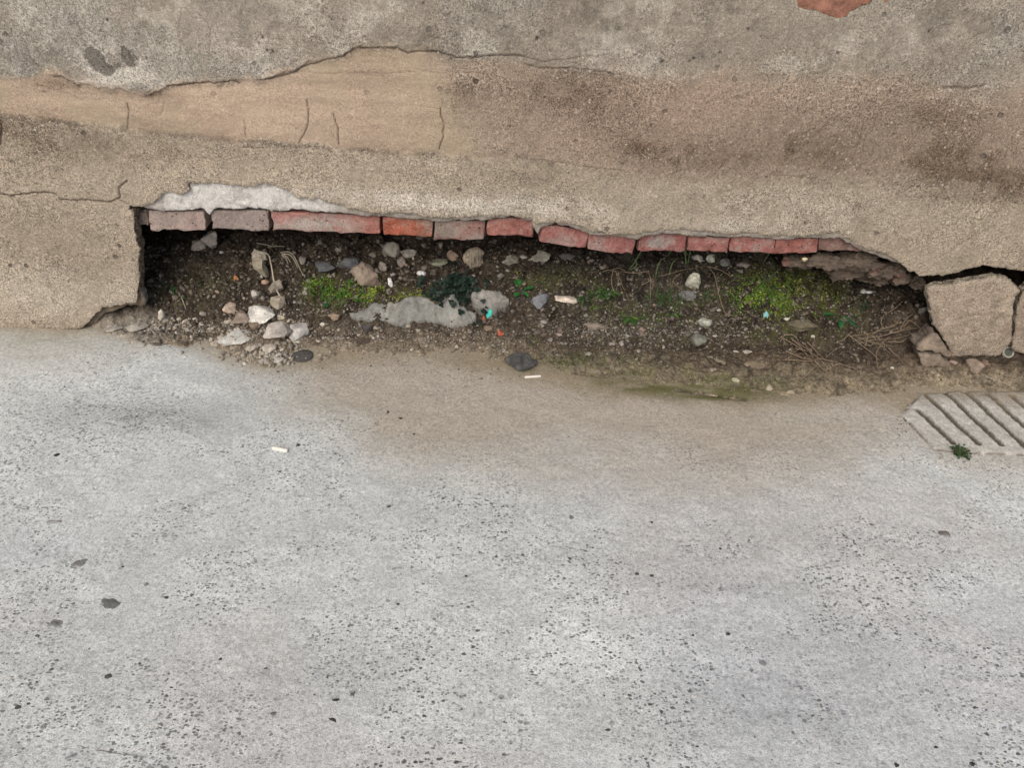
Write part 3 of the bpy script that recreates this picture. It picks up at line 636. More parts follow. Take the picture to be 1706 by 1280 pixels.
# ------------------------------------------------------------------ rocks and lumps
ICO = {}
for sub in (1, 2, 3, 4, 5):
    bm = bmesh.new(); bmesh.ops.create_icosphere(bm, subdivisions=sub, radius=1.0)
    ICO[sub] = (np.array([v.co[:] for v in bm.verts]), np.array([[v.index for v in f.verts] for f in bm.faces])); bm.free()
def rockverts(sub, size, seed, facets=7, rough=0.12, rot=0.0, cut=(.50, .85)):
    rs = np.random.RandomState(seed); v = ICO[sub][0].copy()
    for k in range(facets):
        n = rs.normal(size=3); n /= np.linalg.norm(n); d = rs.uniform(*cut); e = v @ n - d; v -= np.maximum(0, e)[:, None] * n
    ext = np.abs(v).max(0); v = v / ext
    off = rs.uniform(0, 50, 3)
    r = 1 + rough * fbm(v[:, 0] + off[0], v[:, 1] + off[1], 1.7, 4, seed % 97, z=v[:, 2] + off[2])
    r = r * (1 + rough * .35 * fbm(v[:, 0] + off[1], v[:, 1] + off[2], 7, 3, seed % 83, z=v[:, 2]))
    v = v * r[:, None] * (np.array(size) / 2)
    c, s = math.cos(rot), math.sin(rot); v[:, :2] = v[:, :2] @ np.array([[c, s], [-s, c]])
    return v
def rcol(v, col, seed, amp=.3):
    m = max(1e-3, np.abs(v).max()); n = fbm(v[:, 0] / m + 5, v[:, 1] / m, 2.2, 4, seed % 89, z=v[:, 2] / m + 3)
    return np.array(col)[None, :] * (1 + amp * n)[:, None]
cnt = [1000]
def stone(px, py, wpx, hpx, col, label, name='stone', cat='stone', k=0.62, facets=9, rough=0.12, group=None, mat=None, sink=0.2, sub=4, amp=.3, z=None, rot=0.0, cut=(.44, .80), p=None):
    cnt[0] += 13; seed = cnt[0]
    if p is None: p = S(px, py + hpx * 0.28)
    col = tuple(min(.72, c_ * (1.45 if py < 520 and px < 1500 else 1.12)) for c_ in col)  # stones in the hole coloured lighter, painting in light that falls under the bricks
    m = mpp(p); wd = wpx * m; hm = hpx * m * (1.32 if sub == 4 else 1.1); hz = k * hm; dy = max(hm * .4, (hm - .84 * hz) / .54)
    v = rockverts(sub, (wd * 1.06, dy, hz), seed, facets, rough, 0.0, cut)
    if rot:                                                            # roll in the view plane
        c, s = math.cos(rot), math.sin(rot); a = v[:, [0, 2]] @ np.array([[c, s], [-s, c]]); v[:, 0] = a[:, 0]; v[:, 2] = a[:, 1]
    loc = np.array([p[0], p[1], p[2] + hz * (0.5 - sink)])
    o = mesh(name, v, ICO[sub][1], mat or M_ST, None, col=rcol(v, col, seed, amp)); o.location = tuple(loc)
    return tag(o, label, cat, group)
PALE, CREAM, GREY, BLUE, DARK, BRN, OLV = (0.46, 0.44, 0.41), (0.50, 0.45, 0.37), (0.27, 0.255, 0.235), (0.125, 0.135, 0.15), (0.06, 0.06, 0.06), (0.22, 0.175, 0.14), (0.22, 0.215, 0.165)
stone(352, 399, 30, 32, (.33, .30, .27), 'grey angular chunk wedged under the second brick from the left', k=.8)
stone(332, 409, 24, 20, (.38, .34, .30), 'small triangular pale flake left of the chunk under the left bricks', k=.7, facets=10)
stone(369, 419, 8, 7, (.62, .60, .56), 'tiny white pebble below the chunk under the left bricks', 'pebble', sub=3)
stone(435, 426, 25, 26, (.36, .33, .27), 'rough pale grey lump at the top of the curved root', k=.8, rough=.3)
stone(436, 447, 22, 34, (.25, .22, .17), 'upright brownish stone below the pale lump by the root', k=.9, rot=.4)
stone(462, 478, 24, 34, (.24, .21, .17), 'long brownish stone leaning beside the lower root end', k=.9, rot=-.4)
stone(466, 503, 26, 26, (.27, .24, .19), 'rounded brown stone at the lower tip of the root', k=.8)
stone(427, 490, 16, 17, (.33, .31, .28), 'small grey stone left of the leaning brown stone', k=.8)
stone(443, 470, 12, 12, (.30, .21, .15), 'small rusty brown pebble above the leaning brown stone', 'pebble', k=.8, sub=3)
stone(437, 514, 52, 46, (.50, .485, .45), 'large pale triangular plaster chunk among the left rubble', 'plaster_chunk', 'rubble', k=.55, facets=12, cut=(.4, .7))
stone(385, 512, 24, 23, (.38, .30, .24), 'pinkish beige chunk left of the large pale triangular chunk', k=.7)
stone(401, 529, 32, 27, (.27, .22, .18), 'brown rounded stone between pale triangle and flat pale flake', k=.7)
stone(428, 541, 26, 20, (.22, .175, .135), 'dark brown clod right of the brown rounded stone', 'clod', 'soil clod', k=.7)
stone(396, 556, 56, 28, (.52, .52, .48), 'flat pale oval plaster flake at the edge of the pavement', 'plaster_chunk', 'rubble', k=.30, facets=9, cut=(.5, .8))
stone(462, 548, 44, 34, (.48, .44, .40), 'left half of the cracked pale slab of plaster', 'plaster_chunk', 'rubble', k=.40, facets=9, group='two halves of the cracked pale slab')
stone(498, 545, 42, 40, (.50, .485, .46), 'right half of the cracked pale slab of plaster', 'plaster_chunk', 'rubble', k=.45, facets=8, group='two halves of the cracked pale slab')
stone(470, 528, 16, 11, (.55, .50, .38), 'yellowish crumb of mortar above the cracked pale slab', 'mortar_crumb', 'rubble', k=.6, sub=3, rough=.35)
stone(495, 567, 12, 10, (.55, .53, .47), 'roundish pale crumb touching the lower side of the cracked slab', 'mortar_crumb', 'rubble', sub=3)
stone(504, 590, 34, 20, (.075, .072, .068), 'dark flat oval pebble on the pavement below the cracked slab', 'pebble', k=.35, facets=3, rough=.06)
stone(360, 569, 19, 13, (.46, .41, .34), 'beige flat crumb left of two below the pale oval flake', 'mortar_crumb', 'rubble', k=.4)
stone(377, 570, 17, 13, (.47, .43, .37), 'beige flat crumb right of two below the pale oval flake', 'mortar_crumb', 'rubble', k=.4)
stone(270, 527, 14, 22, (.46, .42, .37), 'small upright rectangular piece of mortar at the left end of the hole', 'mortar_crumb', 'rubble', k=.9, facets=10, cut=(.4, .6))
stone(232, 543, 38, 15, (.44, .41, .36), 'flat pale slab of mortar below the broken plaster corner', 'mortar_crumb', 'rubble', k=.3)
stone(190, 545, 28, 12, (.42, .39, .34), 'small pale flat flake under the left plaster lip', 'mortar_crumb', 'rubble', k=.3)
stone(421, 576, 21, 14, (.46, .42, .36), 'cream flake left of two in the scatter above the pavement', 'mortar_crumb', 'rubble', k=.4)
stone(446, 576, 27, 15, (.47, .43, .37), 'cream flake right of two in the scatter above the pavement', 'mortar_crumb', 'rubble', k=.4)
stone(439, 600, 19, 13, (.44, .41, .36), 'cream flake lowest left in the scatter on the pavement', 'mortar_crumb', 'rubble', k=.4)
stone(460, 597, 23, 12, (.46, .44, .39), 'cream flake lowest right in the scatter on the pavement', 'mortar_crumb', 'rubble', k=.4)
stone(263, 572, 15, 8, (.13, .11, .095), 'dark brown chip on the pavement below the plaster corner', 'pebble', k=.5, sub=3)
stone(250, 557, 10, 9, (.12, .10, .085), 'dark chip above the brown one below the plaster corner', 'pebble', k=.5, sub=3)
stone(311, 572, 9, 9, (.10, .085, .075), 'tiny dark chip at the pavement edge left of the pale oval flake', 'pebble', k=.6, sub=3)
stone(308, 594, 8, 6, (.62, .61, .57), 'tiny white pebble lying alone on the left pavement', 'pebble', k=.6, sub=3)
stone(340, 521, 13, 12, (.34, .31, .27), 'small grey stone in the soil left of the pinkish chunk', k=.7, sub=3)
stone(312, 547, 13, 11, (.46, .42, .36), 'cream crumb between mortar block and pinkish chunk', 'mortar_crumb', 'rubble', sub=3)
stone(506, 434, 14, 15, (.20, .185, .16), 'round grey pebble right of the dry curled leaf', 'pebble', k=.8)
stone(540, 442, 36, 19, (.085, .09, .095), 'dark blue grey flat stone left of the angular dark one', k=.6)
stone(584, 438, 48, 28, (.105, .11, .115), 'large angular dark blue grey stone under the long brick', k=.7, facets=10, cut=(.45, .75))
stone(609, 459, 40, 38, (.21, .17, .135), 'round brown stone below the angular dark stone', k=.85, facets=5, rough=.16)
stone(655, 419, 30, 28, (.26, .25, .215), 'grey olive stone leaning under the orange brick', k=.85, rot=.4)
stone(681, 423, 28, 17, (.37, .35, .31), 'pale flat stone right of the grey olive one', k=.6)
stone(670, 436, 15, 18, (.27, .235, .205), 'small brown stone under the pale flat stone', k=.8)
stone(637, 445, 16, 17, (.20, .175, .15), 'small dull stone right of the round brown stone', k=.8)
stone(625, 470, 22, 20, (.12, .09, .075), 'dark purple brown stone below the round brown stone', k=.8)
stone(731, 434, 34, 19, (.20, .205, .15), 'flat mossy greenish stone under the low hanging brick', k=.55)
stone(755, 427, 21, 19, (.27, .20, .15), 'rusty brown stone left of the ribbed tan stone', k=.8)
stone(789, 435, 33, 36, (.36, .31, .235), 'tan ribbed stone with wavy lines', k=.9, mat=M_STV, rough=.2)
stone(702, 455, 15, 10, (.78, .76, .68), 'bright white oval pebble in the dark soil', 'pebble', k=.7, facets=0, rough=.05)
stone(651, 471, 10, 16, (.66, .64, .60), 'small white chip above the yellow moss', 'pebble', k=.9, rot=.6)
stone(611, 545, 20, 17, (.095, .085, .085), 'dark purple pebble at the left end of the cement slab', 'pebble', k=.7)
stone(602, 567, 28, 13, (.10, .075, .06), 'flat dark brown chip below the cement slab', 'pebble', k=.45)
stone(559, 526, 23, 15, (.29, .225, .165), 'tan brown stone between cracked slab and cement slab', k=.6)
stone(867, 600, 56, 30, (.095, .095, .092), 'black lumpy stone lying at the edge of the pavement', k=.55, rough=.18, amp=.7)
stone(816, 546, 19, 12, (.24, .18, .135), 'brown pebble below the turquoise scrap', 'pebble', k=.6)
stone(900, 430, 34, 30, (.255, .24, .205), 'rough grey stone under the joint of two dusty red bricks', k=.85, rough=.25)
stone(850, 434, 24, 20, (.23, .215, .18), 'pitted grey stone right of the ribbed tan stone', k=.8, rough=.3)
stone(901, 501, 31, 30, (.14, .145, .16), 'blue grey rounded stone right of the green seedling', k=.8, facets=9)
stone(942, 496, 36, 19, (.50, .435, .37), 'pinkish cream rectangular chip right of the blue grey stone', k=.5, facets=9)
stone(1002, 446, 9, 9, (.27, .23, .20), 'tiny pebble in the dark soil under the tilting brick', 'pebble', sub=3, k=.8)
stone(984, 435, 13, 11, (.21, .185, .16), 'small brown pebble under the tilting brick', 'pebble', sub=3, k=.8)
stone(945, 427, 40, 13, (.11, .10, .095), 'dark slaty stone under the tilting brick', k=.7)
stone(1161, 430, 26, 13, (.44, .43, .38), 'pale lumpy stone left of two under the right bricks', k=.8, rough=.3)
stone(1186, 431, 21, 15, (.45, .47, .41), 'pale greenish stone right of two under the right bricks', k=.8)
stone(1207, 437, 18, 14, (.14, .14, .13), 'dark stone between the pale greenish and the mauve stone', k=.8)
stone(1238, 441, 23, 13, (.24, .20, .19), 'mauve grey stone under the right bricks', k=.7)
stone(1151, 470, 26, 28, (.40, .40, .33), 'whitish stone with a moss stain among dry stems', k=.85, rough=.2)
stone(1142, 493, 32, 20, (.145, .145, .14), 'dark grey stone under the dry stems', k=.7)
stone(1169, 536, 27, 23, (.42, .43, .37), 'pale lichen covered stone at the end of a thin stem', k=.75, rough=.22)
stone(1164, 562, 26, 26, (.20, .205, .17), 'grey green stone below the lichen covered one', k=.6)
stone(1069, 552, 12, 18, (.25, .19, .16), 'small upright brown stone in the middle of the rubble strip', k=.9, sub=3)
stone(1020, 572, 11, 9, (.31, .27, .25), 'small mauve pebble left of the upright brown stone', 'pebble', sub=3)
stone(930, 556, 13, 9, (.33, .28, .24), 'small beige pebble above the greenish mud', 'pebble', sub=3)
stone(981, 589, 12, 9, (.32, .29, .24), 'yellowish oval pebble on the greenish mud', 'pebble', sub=3)
stone(904, 535, 15, 13, (.36, .33, .30), 'pale chip below the blue grey stone', 'pebble', sub=3)
stone(990, 543, 44, 15, (.24, .20, .165), 'flat brown clod in the middle of the rubble strip', 'clod', 'soil clod', k=.5, rough=.25)
stone(1190, 559, 11, 8, (.48, .46, .40), 'small pale chip right of the grey green stone', 'pebble', sub=3)
stone(1245, 586, 16, 9, (.42, .39, .33), 'cream oval pebble at the front of the soil strip', 'pebble', sub=3)
stone(1225, 585, 10, 6, (.48, .45, .39), 'tiny cream pebble left of the cream oval one', 'pebble', sub=3)
stone(1225, 632, 14, 11, (.45, .42, .31), 'pale yellow chip on the green mud stain', 'pebble', sub=3, k=.5)
stone(1186, 615, 13, 9, (.33, .29, .23), 'beige pebble above the green mud stain', 'pebble', sub=3)
stone(1254, 603, 34, 16, (.23, .19, .13), 'flat muddy clod on the silt in front of the soil strip', 'clod', 'soil clod', k=.35, rough=.25)
stone(1342, 430, 11, 9, (.55, .45, .29), 'small yellow tan pebble stuck in the mortar under the right bricks', 'pebble', sub=3, p=W(1342, 432, 0.012), sink=.5, k=.9)
stone(1450, 487, 18, 7, (.58, .56, .52), 'long white chip at the dark right end of the hole', 'pebble', sub=3, k=.7)
stone(1437, 485, 9, 11, (.50, .48, .44), 'tiny white flake left of the long white chip', 'pebble', sub=3, k=.8)
stone(1311, 530, 11, 8, (.58, .55, .48), 'small cream chip beside the blue scrap', 'pebble', sub=3)
stone(1353, 560, 8, 7, (.66, .63, .52), 'tiny cream pebble above the heap of twigs', 'pebble', sub=3)
stone(1485, 612, 7, 6, (.66, .64, .56), 'tiny white pebble on the silt near the drain', 'pebble', sub=3)
stone(1330, 540, 60, 24, (.17, .15, .10), 'broad mossy clod below the bright green moss', 'clod', 'soil clod', k=.5, rough=.25)
# right corner rubble
stone(1574, 590, 17, 15, (.22, .165, .125), 'small brown wedge under the left corner of the plaster block', 'rubble_chunk', 'rubble', k=.8)
stone(1621, 608, 27, 28, (.30, .24, .19), 'brown pentagonal stone below the plaster block', k=.55, facets=9)
stone(1642, 606, 17, 12, (.24, .17, .135), 'reddish brown stone right of the pentagonal one', k=.6)
stone(1587, 603, 13, 9, (.32, .25, .20), 'small pinkish pebble left of the pentagonal stone', 'pebble', sub=3)
stone(1612, 582, 46, 16, (.24, .20, .16), 'crumbled lump of mortar under the middle of the plaster block', 'rubble_chunk', 'rubble', k=.8, rough=.3)
stone(1535, 520, 14, 18, (.20, .185, .165), 'small grey stone wedged against the plaster block in the shade', k=.9)

# cement slabs in the rubble: outlines with real thickness lying on the slope
def slab(outline, col, label, lift=0.010, thick=0.030, seed=300, name='cement_slab', cat='rubble', veins=False):
    P = np.array([S(a, b) for a, b in outline]); n = len(P); cen = P.mean(0)
    A = np.c_[P[:, 0], P[:, 1], np.ones(n)]; pl_, *_ = np.linalg.lstsq(A, P[:, 2], rcond=None)
    o = dens(np.vstack([P[:, :2], P[:1, :2]]), 0.003); o = o + .0022 * np.stack([fbm(o[:, 0], o[:, 1], 60, 3, seed), fbm(o[:, 0], o[:, 1], 60, 3, seed + 1)], -1)
    xs = np.arange(o[:, 0].min() - .004, o[:, 0].max() + .004, .003); ys = np.arange(o[:, 1].min() - .004, o[:, 1].max() + .004, .003)
    ax, ay = np.meshgrid(xs, ys); k = inpoly((ax[:-1, :-1] + ax[1:, 1:]) / 2, (ay[:-1, :-1] + ay[1:, 1:]) / 2, o); f = gridfaces(len(ys), len(xs), k)
    d = np.sqrt(np.min((ax.ravel()[:, None] - o[None, ::2, 0]) ** 2 + (ay.ravel()[:, None] - o[None, ::2, 1]) ** 2, 1)).reshape(ax.shape)
    top = pl_[0] * ax + pl_[1] * ay + pl_[2] + lift + .006 * sm(0, .02, d) + .006 * fbm(ax, ay, 22, 4, seed + 2) + .0022 * fbm(ax, ay, 110, 3, seed + 3)
    v = np.stack([ax, top, ay], -1).reshape(-1, 3)                     # rim() folds along the second axis
    be = np.zeros(0); c = np.array(col) * (1 + .26 * fbm(ax, ay, 30, 4, seed + 4) + .2 * fbm(ax, ay, 110, 3, seed + 5))[..., None]
    tcol = c.reshape(-1, 3); tmin = float(top.min()) - thick
    v, f, c2, g = rim(v, f, o, tmin, tcol, np.full(ax.size, .5), np.array(col) * .7)
    v = v[:, [0, 2, 1]]; u = np.unique(f); rm = -np.ones(len(v), int); rm[u] = np.arange(len(u))
    vv = v[u]; loc = (vv[:, 0].mean(), vv[:, 1].mean(), vv[:, 2].min())
    return tag(mesh(name, vv, rm[f], M_MORTAR, None, col=c2[u], loc=loc), label, cat)
slab([(580, 527), (600, 517), (625, 511), (665, 509), (707, 505), (728, 502), (745, 496), (757, 503), (764, 512), (780, 520), (796, 528), (790, 543), (765, 547), (725, 543), (655, 543), (617, 538)], (0.34, 0.34, 0.315), 'long flat grey cement slab lying along the soil in the hole', seed=310)
slab([(781, 506), (790, 499), (806, 495), (835, 498), (848, 510), (832, 522), (812, 525), (795, 525)], (0.36, 0.345, 0.32), 'round grey cement piece at the right end of the long slab', lift=.018, seed=320)

# ------------------------------------------------------------------ loose plaster blocks at the right
def c_blk(ax, az):
    m = fbm(ax, az, 12, 4, 131); f = fbm(ax, az, 60, 3, 132)
    c = np.ones(ax.shape + (3,)) * np.array((0.385, 0.322, 0.255)) * (1 + .10 * m + .16 * f)[..., None]
    return lerp3(c, (0.25, 0.20, 0.155), .5 * sm(.1, .8, m + .6 * fbm(ax, az, 25, 3, 133)))
def tilt_blk(v):
    z0 = v[:, 2].max(); v = v.copy(); v[:, 1] += (v[:, 2] - z0) * 0.02; return v
b1 = sheet('plaster_block', [(1545, 480), (1565, 475), (1594, 472), (1620, 467), (1654, 461), (1672, 463), (1685, 469), (1697, 483), (1690, 492), (1686, 510), (1683, 540), (1681, 568), (1672, 578), (1663, 588), (1633, 590), (1605, 590), (1585, 591), (1573, 566), (1553, 538), (1549, 515), (1546, 500)],
           -0.006, c_blk, M_PL, 0.022, 134, rough=0.0016, edge=(0.33, 0.29, 0.23), grainv=0.62, parent=None, tilt=tilt_blk)
tag(b1, 'large loose square block of plaster broken off below the crack', 'plaster block')
b2 = sheet('plaster_block', [(1704, 484), (1716, 470), (1745, 480), (1780, 508), (1796, 560), (1800, 600), (1735, 596), (1708, 588), (1690, 584), (1684, 576), (1689, 545), (1693, 512)],
           -0.006, c_blk, M_PL, 0.022, 137, rough=0.0016, edge=(0.30, 0.26, 0.20), grainv=0.62, parent=None)
tag(b2, 'second loose plaster block cut off by the right edge of the photo', 'plaster block')

def c_wdg(ax, az):
    return np.ones(ax.shape + (3,)) * np.array((0.35, 0.285, 0.225)) * (1 + .2 * fbm(ax, az, 30, 4, 135) + .25 * fbm(ax, az, 110, 3, 136))[..., None]
w1 = sheet('rubble_chunk', [(1516, 563), (1519, 557), (1532, 548), (1545, 538), (1552, 544), (1560, 556), (1566, 568), (1567, 578), (1552, 570), (1535, 567), (1521, 568)], -0.040, c_wdg, M_MORTAR, 0.04, 160, edge=(.2, .165, .13), parent=None, tilt=tilt_blk)
tag(w1, 'upper brown chunk of the wedge beside the loose plaster block', 'rubble')
w2 = sheet('rubble_chunk', [(1516, 570), (1530, 569), (1550, 572), (1566, 581), (1569, 598), (1562, 604), (1545, 600), (1528, 592), (1520, 582)], -0.050, c_wdg, M_MORTAR, 0.04, 163, edge=(.2, .165, .13), parent=None, tilt=tilt_blk)
tag(w2, 'lower brown chunk of the wedge beside the loose plaster block', 'rubble')
# broken mortar bed hanging under the right bricks
def lumps(items, name, label, colr, mat, parent, y):
    Vs, Fs, Cs, n = [], [], [], 0
    for i, (a, b_, wpx, hpx, dy) in enumerate(items):
        p = W(a, b_, y + dy); m = mpp(p); v = rockverts(5, (wpx * m, .05, hpx * m), 700 + i * 7, 12, .3, 0, (.4, .8)); q = v + p
        dn = .0035 * fbm(q[:, 0], q[:, 2], 70, 4, 211, z=q[:, 1]) + .0018 * fbm(q[:, 0], q[:, 2], 220, 2, 212, z=q[:, 1]); v = v + dn[:, None] * v / (np.linalg.norm(v, axis=1)[:, None] + 1e-6)
        Vs.append(v + p); Fs.append(ICO[5][1] + n); cq = rcol(v, colr, 50 + i, .35) * (1 + 90 * dn)[:, None]; Cs.append(lerp3(cq, (.30, .15, .12), .6 * sm(.75, 1.0, fbm(q[:, 0], q[:, 2], 40, 2, 213)))); n += len(v)
    o = mesh(name, np.vstack(Vs), np.vstack(Fs), mat, parent, col=np.vstack(Cs)); o['label'] = label; return o
lumps([(1335, 434, 56, 18, .012), (1375, 436, 70, 30, .0), (1415, 438, 70, 34, -.002), (1448, 443, 64, 34, .0), (1478, 452, 54, 30, .004), (1503, 461, 44, 26, .010), (1525, 470, 36, 18, .02), (1400, 452, 70, 18, .02), (1455, 462, 60, 16, .03), (1440, 425, 50, 22, .008)],
      'mortar_bed', 'crumbling brown mortar hanging below the right bricks', (0.155, 0.122, 0.095), M_MORTAR, WALL, 0.034)
lumps([(232, 348, 30, 12, .01), (236, 362, 24, 26, .02)], 'mortar_bed', 'dark crumbling mortar at the left end of the brick course', (0.17, 0.13, 0.11), M_MORTAR, WALL, 0.035)

# masonry core behind the plaster: closes the hole at its back, sides and top
def boxes(bs):
    Vs, Fs, n = [], [], 0
    for (x0, x1, y0, y1, z0, z1) in bs:
        nx = max(2, int(min((x1 - x0), 2.6) / .03)); nz = max(2, int(min(z1 - z0, 1) / .03)); ny = 8
        for ax_, val in ((0, x0), (0, x1), (1, y0), (1, y1), (2, z0), (2, z1)):
            if ax_ == 0: u, v = np.meshgrid(np.linspace(y0, y1, ny), np.linspace(z0, z1, nz)); P = np.stack([np.full(u.shape, val), u, v], -1)
            elif ax_ == 1: u, v = np.meshgrid(np.linspace(x0, x1, nx), np.linspace(z0, z1, nz)); P = np.stack([u, np.full(u.shape, val), v], -1)
            else: u, v = np.meshgrid(np.linspace(x0, x1, nx), np.linspace(y0, y1, ny)); P = np.stack([u, v, np.full(u.shape, val)], -1)
            Fs.append(gridfaces(*u.shape) + n); Vs.append(P.reshape(-1, 3)); n += u.size
    return np.vstack(Vs), np.vstack(Fs)
zt = float(W(700, 368, 0.03)[2]); zt2 = float(W(1300, 400, 0.03)[2])
xl = float(W(226, 430, 0.03)[0]); xr = float(W(1600, 520, 0.03)[0])
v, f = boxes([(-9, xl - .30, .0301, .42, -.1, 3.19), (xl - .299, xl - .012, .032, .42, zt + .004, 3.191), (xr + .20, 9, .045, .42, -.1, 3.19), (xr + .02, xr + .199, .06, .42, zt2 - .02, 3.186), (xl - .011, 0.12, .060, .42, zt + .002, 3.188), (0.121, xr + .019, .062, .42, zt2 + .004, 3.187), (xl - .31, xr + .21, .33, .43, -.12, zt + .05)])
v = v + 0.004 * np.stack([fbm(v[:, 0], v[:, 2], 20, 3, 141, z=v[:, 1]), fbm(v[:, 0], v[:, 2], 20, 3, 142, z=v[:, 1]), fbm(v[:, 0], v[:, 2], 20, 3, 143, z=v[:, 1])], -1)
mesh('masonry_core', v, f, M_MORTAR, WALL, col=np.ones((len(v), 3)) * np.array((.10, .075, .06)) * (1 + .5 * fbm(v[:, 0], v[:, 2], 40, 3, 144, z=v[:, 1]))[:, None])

# ------------------------------------------------------------------ drain cover
SL = [((1529, 687), (1585, 739)), ((1540, 660), (1627, 741)), ((1571, 654), (1667, 743)), ((1609, 656), (1707, 746)), ((1646, 659), (1748, 749)), ((1683, 661), (1788, 752)), ((1720, 663), (1828, 755)), ((1757, 665), (1868, 758))]
cv = gl([(1500, 692), (1556, 752), (1600, 757), (1706, 760), (1950, 772), (1800, 662), (1706, 654), (1600, 652), (1533, 657)])
DR = empty('drain_cover', (float(cv[:, 0].mean()), float(cv[:, 1].mean()), 0), 'pale concrete drain cover with diagonal slots set in the pavement', 'drain cover')
xs = np.arange(cv[:, 0].min(), cv[:, 0].max(), .002); ys = np.arange(cv[:, 1].min(), cv[:, 1].max(), .002); ax, ay = np.meshgrid(xs, ys)
ins = inpoly((ax[:-1, :-1] + ax[1:, 1:]) / 2, (ay[:-1, :-1] + ay[1:, 1:]) / 2, cv)
f = gridfaces(len(ys), len(xs), ins)
dcv = dseg(ax, ay, np.vstack([cv, cv[:1]]))
zz = paveh(ax, ay) + .0045 - .004 * np.exp(-(dcv / .004) ** 2) + .0012 * fbm(ax, ay, 40, 3, 151)
slot = np.zeros_like(ax); slotc = np.zeros_like(ax)
for a, b_ in SL:
    g2 = gl([a, b_]); d = dseg(ax, ay, g2); d = d + .0012 * fbm(ax, ay, 90, 2, 152); slot = np.maximum(slot, 1 - sm(.0052, .0072, d)); slotc = np.maximum(slotc, 1 - sm(.0056, .0074, d))
zz -= .0055 * slot
c = np.ones(ax.shape + (3,)) * np.array((.53, .525, .49)) * (1 + .05 * fbm(ax, ay, 14, 3, 153) + .06 * fbm(ax, ay, 80, 3, 154))[..., None]
c = lerp3(c, (.105, .092, .070), slotc * .97)
silt = sm(-.05, .03, ay - G(1600, 668)[1] + .02 * fbm(ax, ay, 18, 3, 155) - .04 * sm(G(1560, 690)[0], G(1500, 690)[0], ax)); c = lerp3(c, (.24, .20, .145), silt * .75)
dcf = np.exp(-(dcv / .005) ** 2); c = lerp3(c, (.20, .17, .14), dcf * .95 * sm(-.6, .1, fbm(ax, ay, 50, 3, 156)))
v = np.stack([ax, ay, zz], -1).reshape(-1, 3); u = np.unique(f); rm = -np.ones(len(v), int); rm[u] = np.arange(len(u))
dm = mesh('slotted_slab', v[u], rm[f], M_PV, DR, col=c.reshape(-1, 3)[u], grain=(np.full(ax.size, .10))[u])
# dirty broken joint along its left and front edge
jt = []
for a, b_ in (((1468, 672), (1503, 704)), ((1503, 704), (1530, 728)), ((1530, 728), (1556, 750))): jt.append((a, b_))

# ------------------------------------------------------------------ gravel and crumbs (stuff)
def scatter(name, label, zones, seed, mat, cat=None, subs=1, rough=.25):
    rs = np.random.RandomState(seed); Vs, Fs, Cs, n = [], [], [], 0
    bv, bf = ICO[subs]
    for (kind, a, N, smin, smax, cols) in zones:
        tot = 0
        while tot < N:
            if kind == 'e': cx, cy, rx, ry = a; r = math.sqrt(rs.rand()) if rs.rand() < .6 else abs(rs.normal() * .6); th = rs.rand() * 6.283; px, py = cx + rx * r * math.cos(th), cy + ry * r * math.sin(th)
            else: x0, x1, y0, y1 = a; px, py = rs.uniform(x0, x1), rs.uniform(y0, y1)
            tot += 1
            p = Scache(px, py)
            if p is None: continue
            s = smin * (smax / smin) ** (rs.rand() ** 2.2)
            v = bv.copy() * (1 + rs.uniform(-rough, rough, (len(bv), 1)))
            for _k in range(3):
                nn = rs.normal(size=3); nn /= np.linalg.norm(nn); e = v @ nn - .55; v -= np.maximum(0, e)[:, None] * nn
            v = v * np.array([1, rs.uniform(.6, 1), rs.uniform(.35, .8)]) * s / 2
            th = rs.rand() * 6.283; cc, ss = math.cos(th), math.sin(th); v[:, :2] = v[:, :2] @ np.array([[cc, ss], [-ss, cc]])
            tl = rs.normal() * .5; cc, ss = math.cos(tl), math.sin(tl); v[:, [0, 2]] = v[:, [0, 2]] @ np.array([[cc, ss], [-ss, cc]])
            col = np.array(cols[rs.randint(len(cols))]) * rs.uniform(.65, 1.25)
            Vs.append(v + p + np.array([0, 0, s * .12])); Fs.append(bf + n); Cs.append(np.tile(col, (len(v), 1))); n += len(v)
    o = mesh(name, np.vstack(Vs), np.vstack(Fs), mat, None, col=np.vstack(Cs), smooth=False); return tag(o, label, cat, kind='stuff')
def Scache(px, py):
    p = S(px, py)
    if p[1] > .295: return None
    if p[1] > .035 and (p[0] < XL - .25 or p[0] > XR + .2): return None
    if p[1] > 0 and (p[0] < XL - .0 and p[1] < .035): return None
    p[2] = float(hz(p[0], p[1])); return p
PC = [(.46, .42, .35), (.50, .47, .41), (.40, .35, .28), (.36, .32, .27), (.30, .25, .19), (.22, .18, .14)]
DC = [(.20, .18, .15), (.14, .125, .11), (.27, .25, .22), (.10, .09, .08), (.36, .34, .30), (.22, .17, .13)]
SC = [(.10, .08, .06), (.07, .055, .042), (.14, .115, .09), (.20, .175, .145), (.05, .04, .032), (.30, .27, .23)]
scatter('rubble_crumbs', 'pale crumbs of plaster and mortar scattered along the pavement edge', [
    ('e', (450, 590, 70, 20), 420, .004, .018, PC[:4]), ('e', (340, 552, 120, 20), 620, .003, .014, PC), ('e', (240, 540, 80, 12), 300, .003, .015, PC[:4]), ('e', (450, 555, 90, 24), 260, .004, .016, PC),
    ('e', (560, 565, 80, 22), 420, .002, .008, PC), ('e', (700, 567, 150, 20), 1100, .002, .007, PC), ('e', (820, 575, 80, 25), 420, .002, .007, PC + DC),
    ('e', (500, 640, 90, 34), 60, .0015, .005, PC + DC), ('e', (650, 610, 200, 20), 160, .0015, .005, PC + DC), ('e', (460, 620, 60, 14), 60, .002, .006, PC)], 401, M_ST)
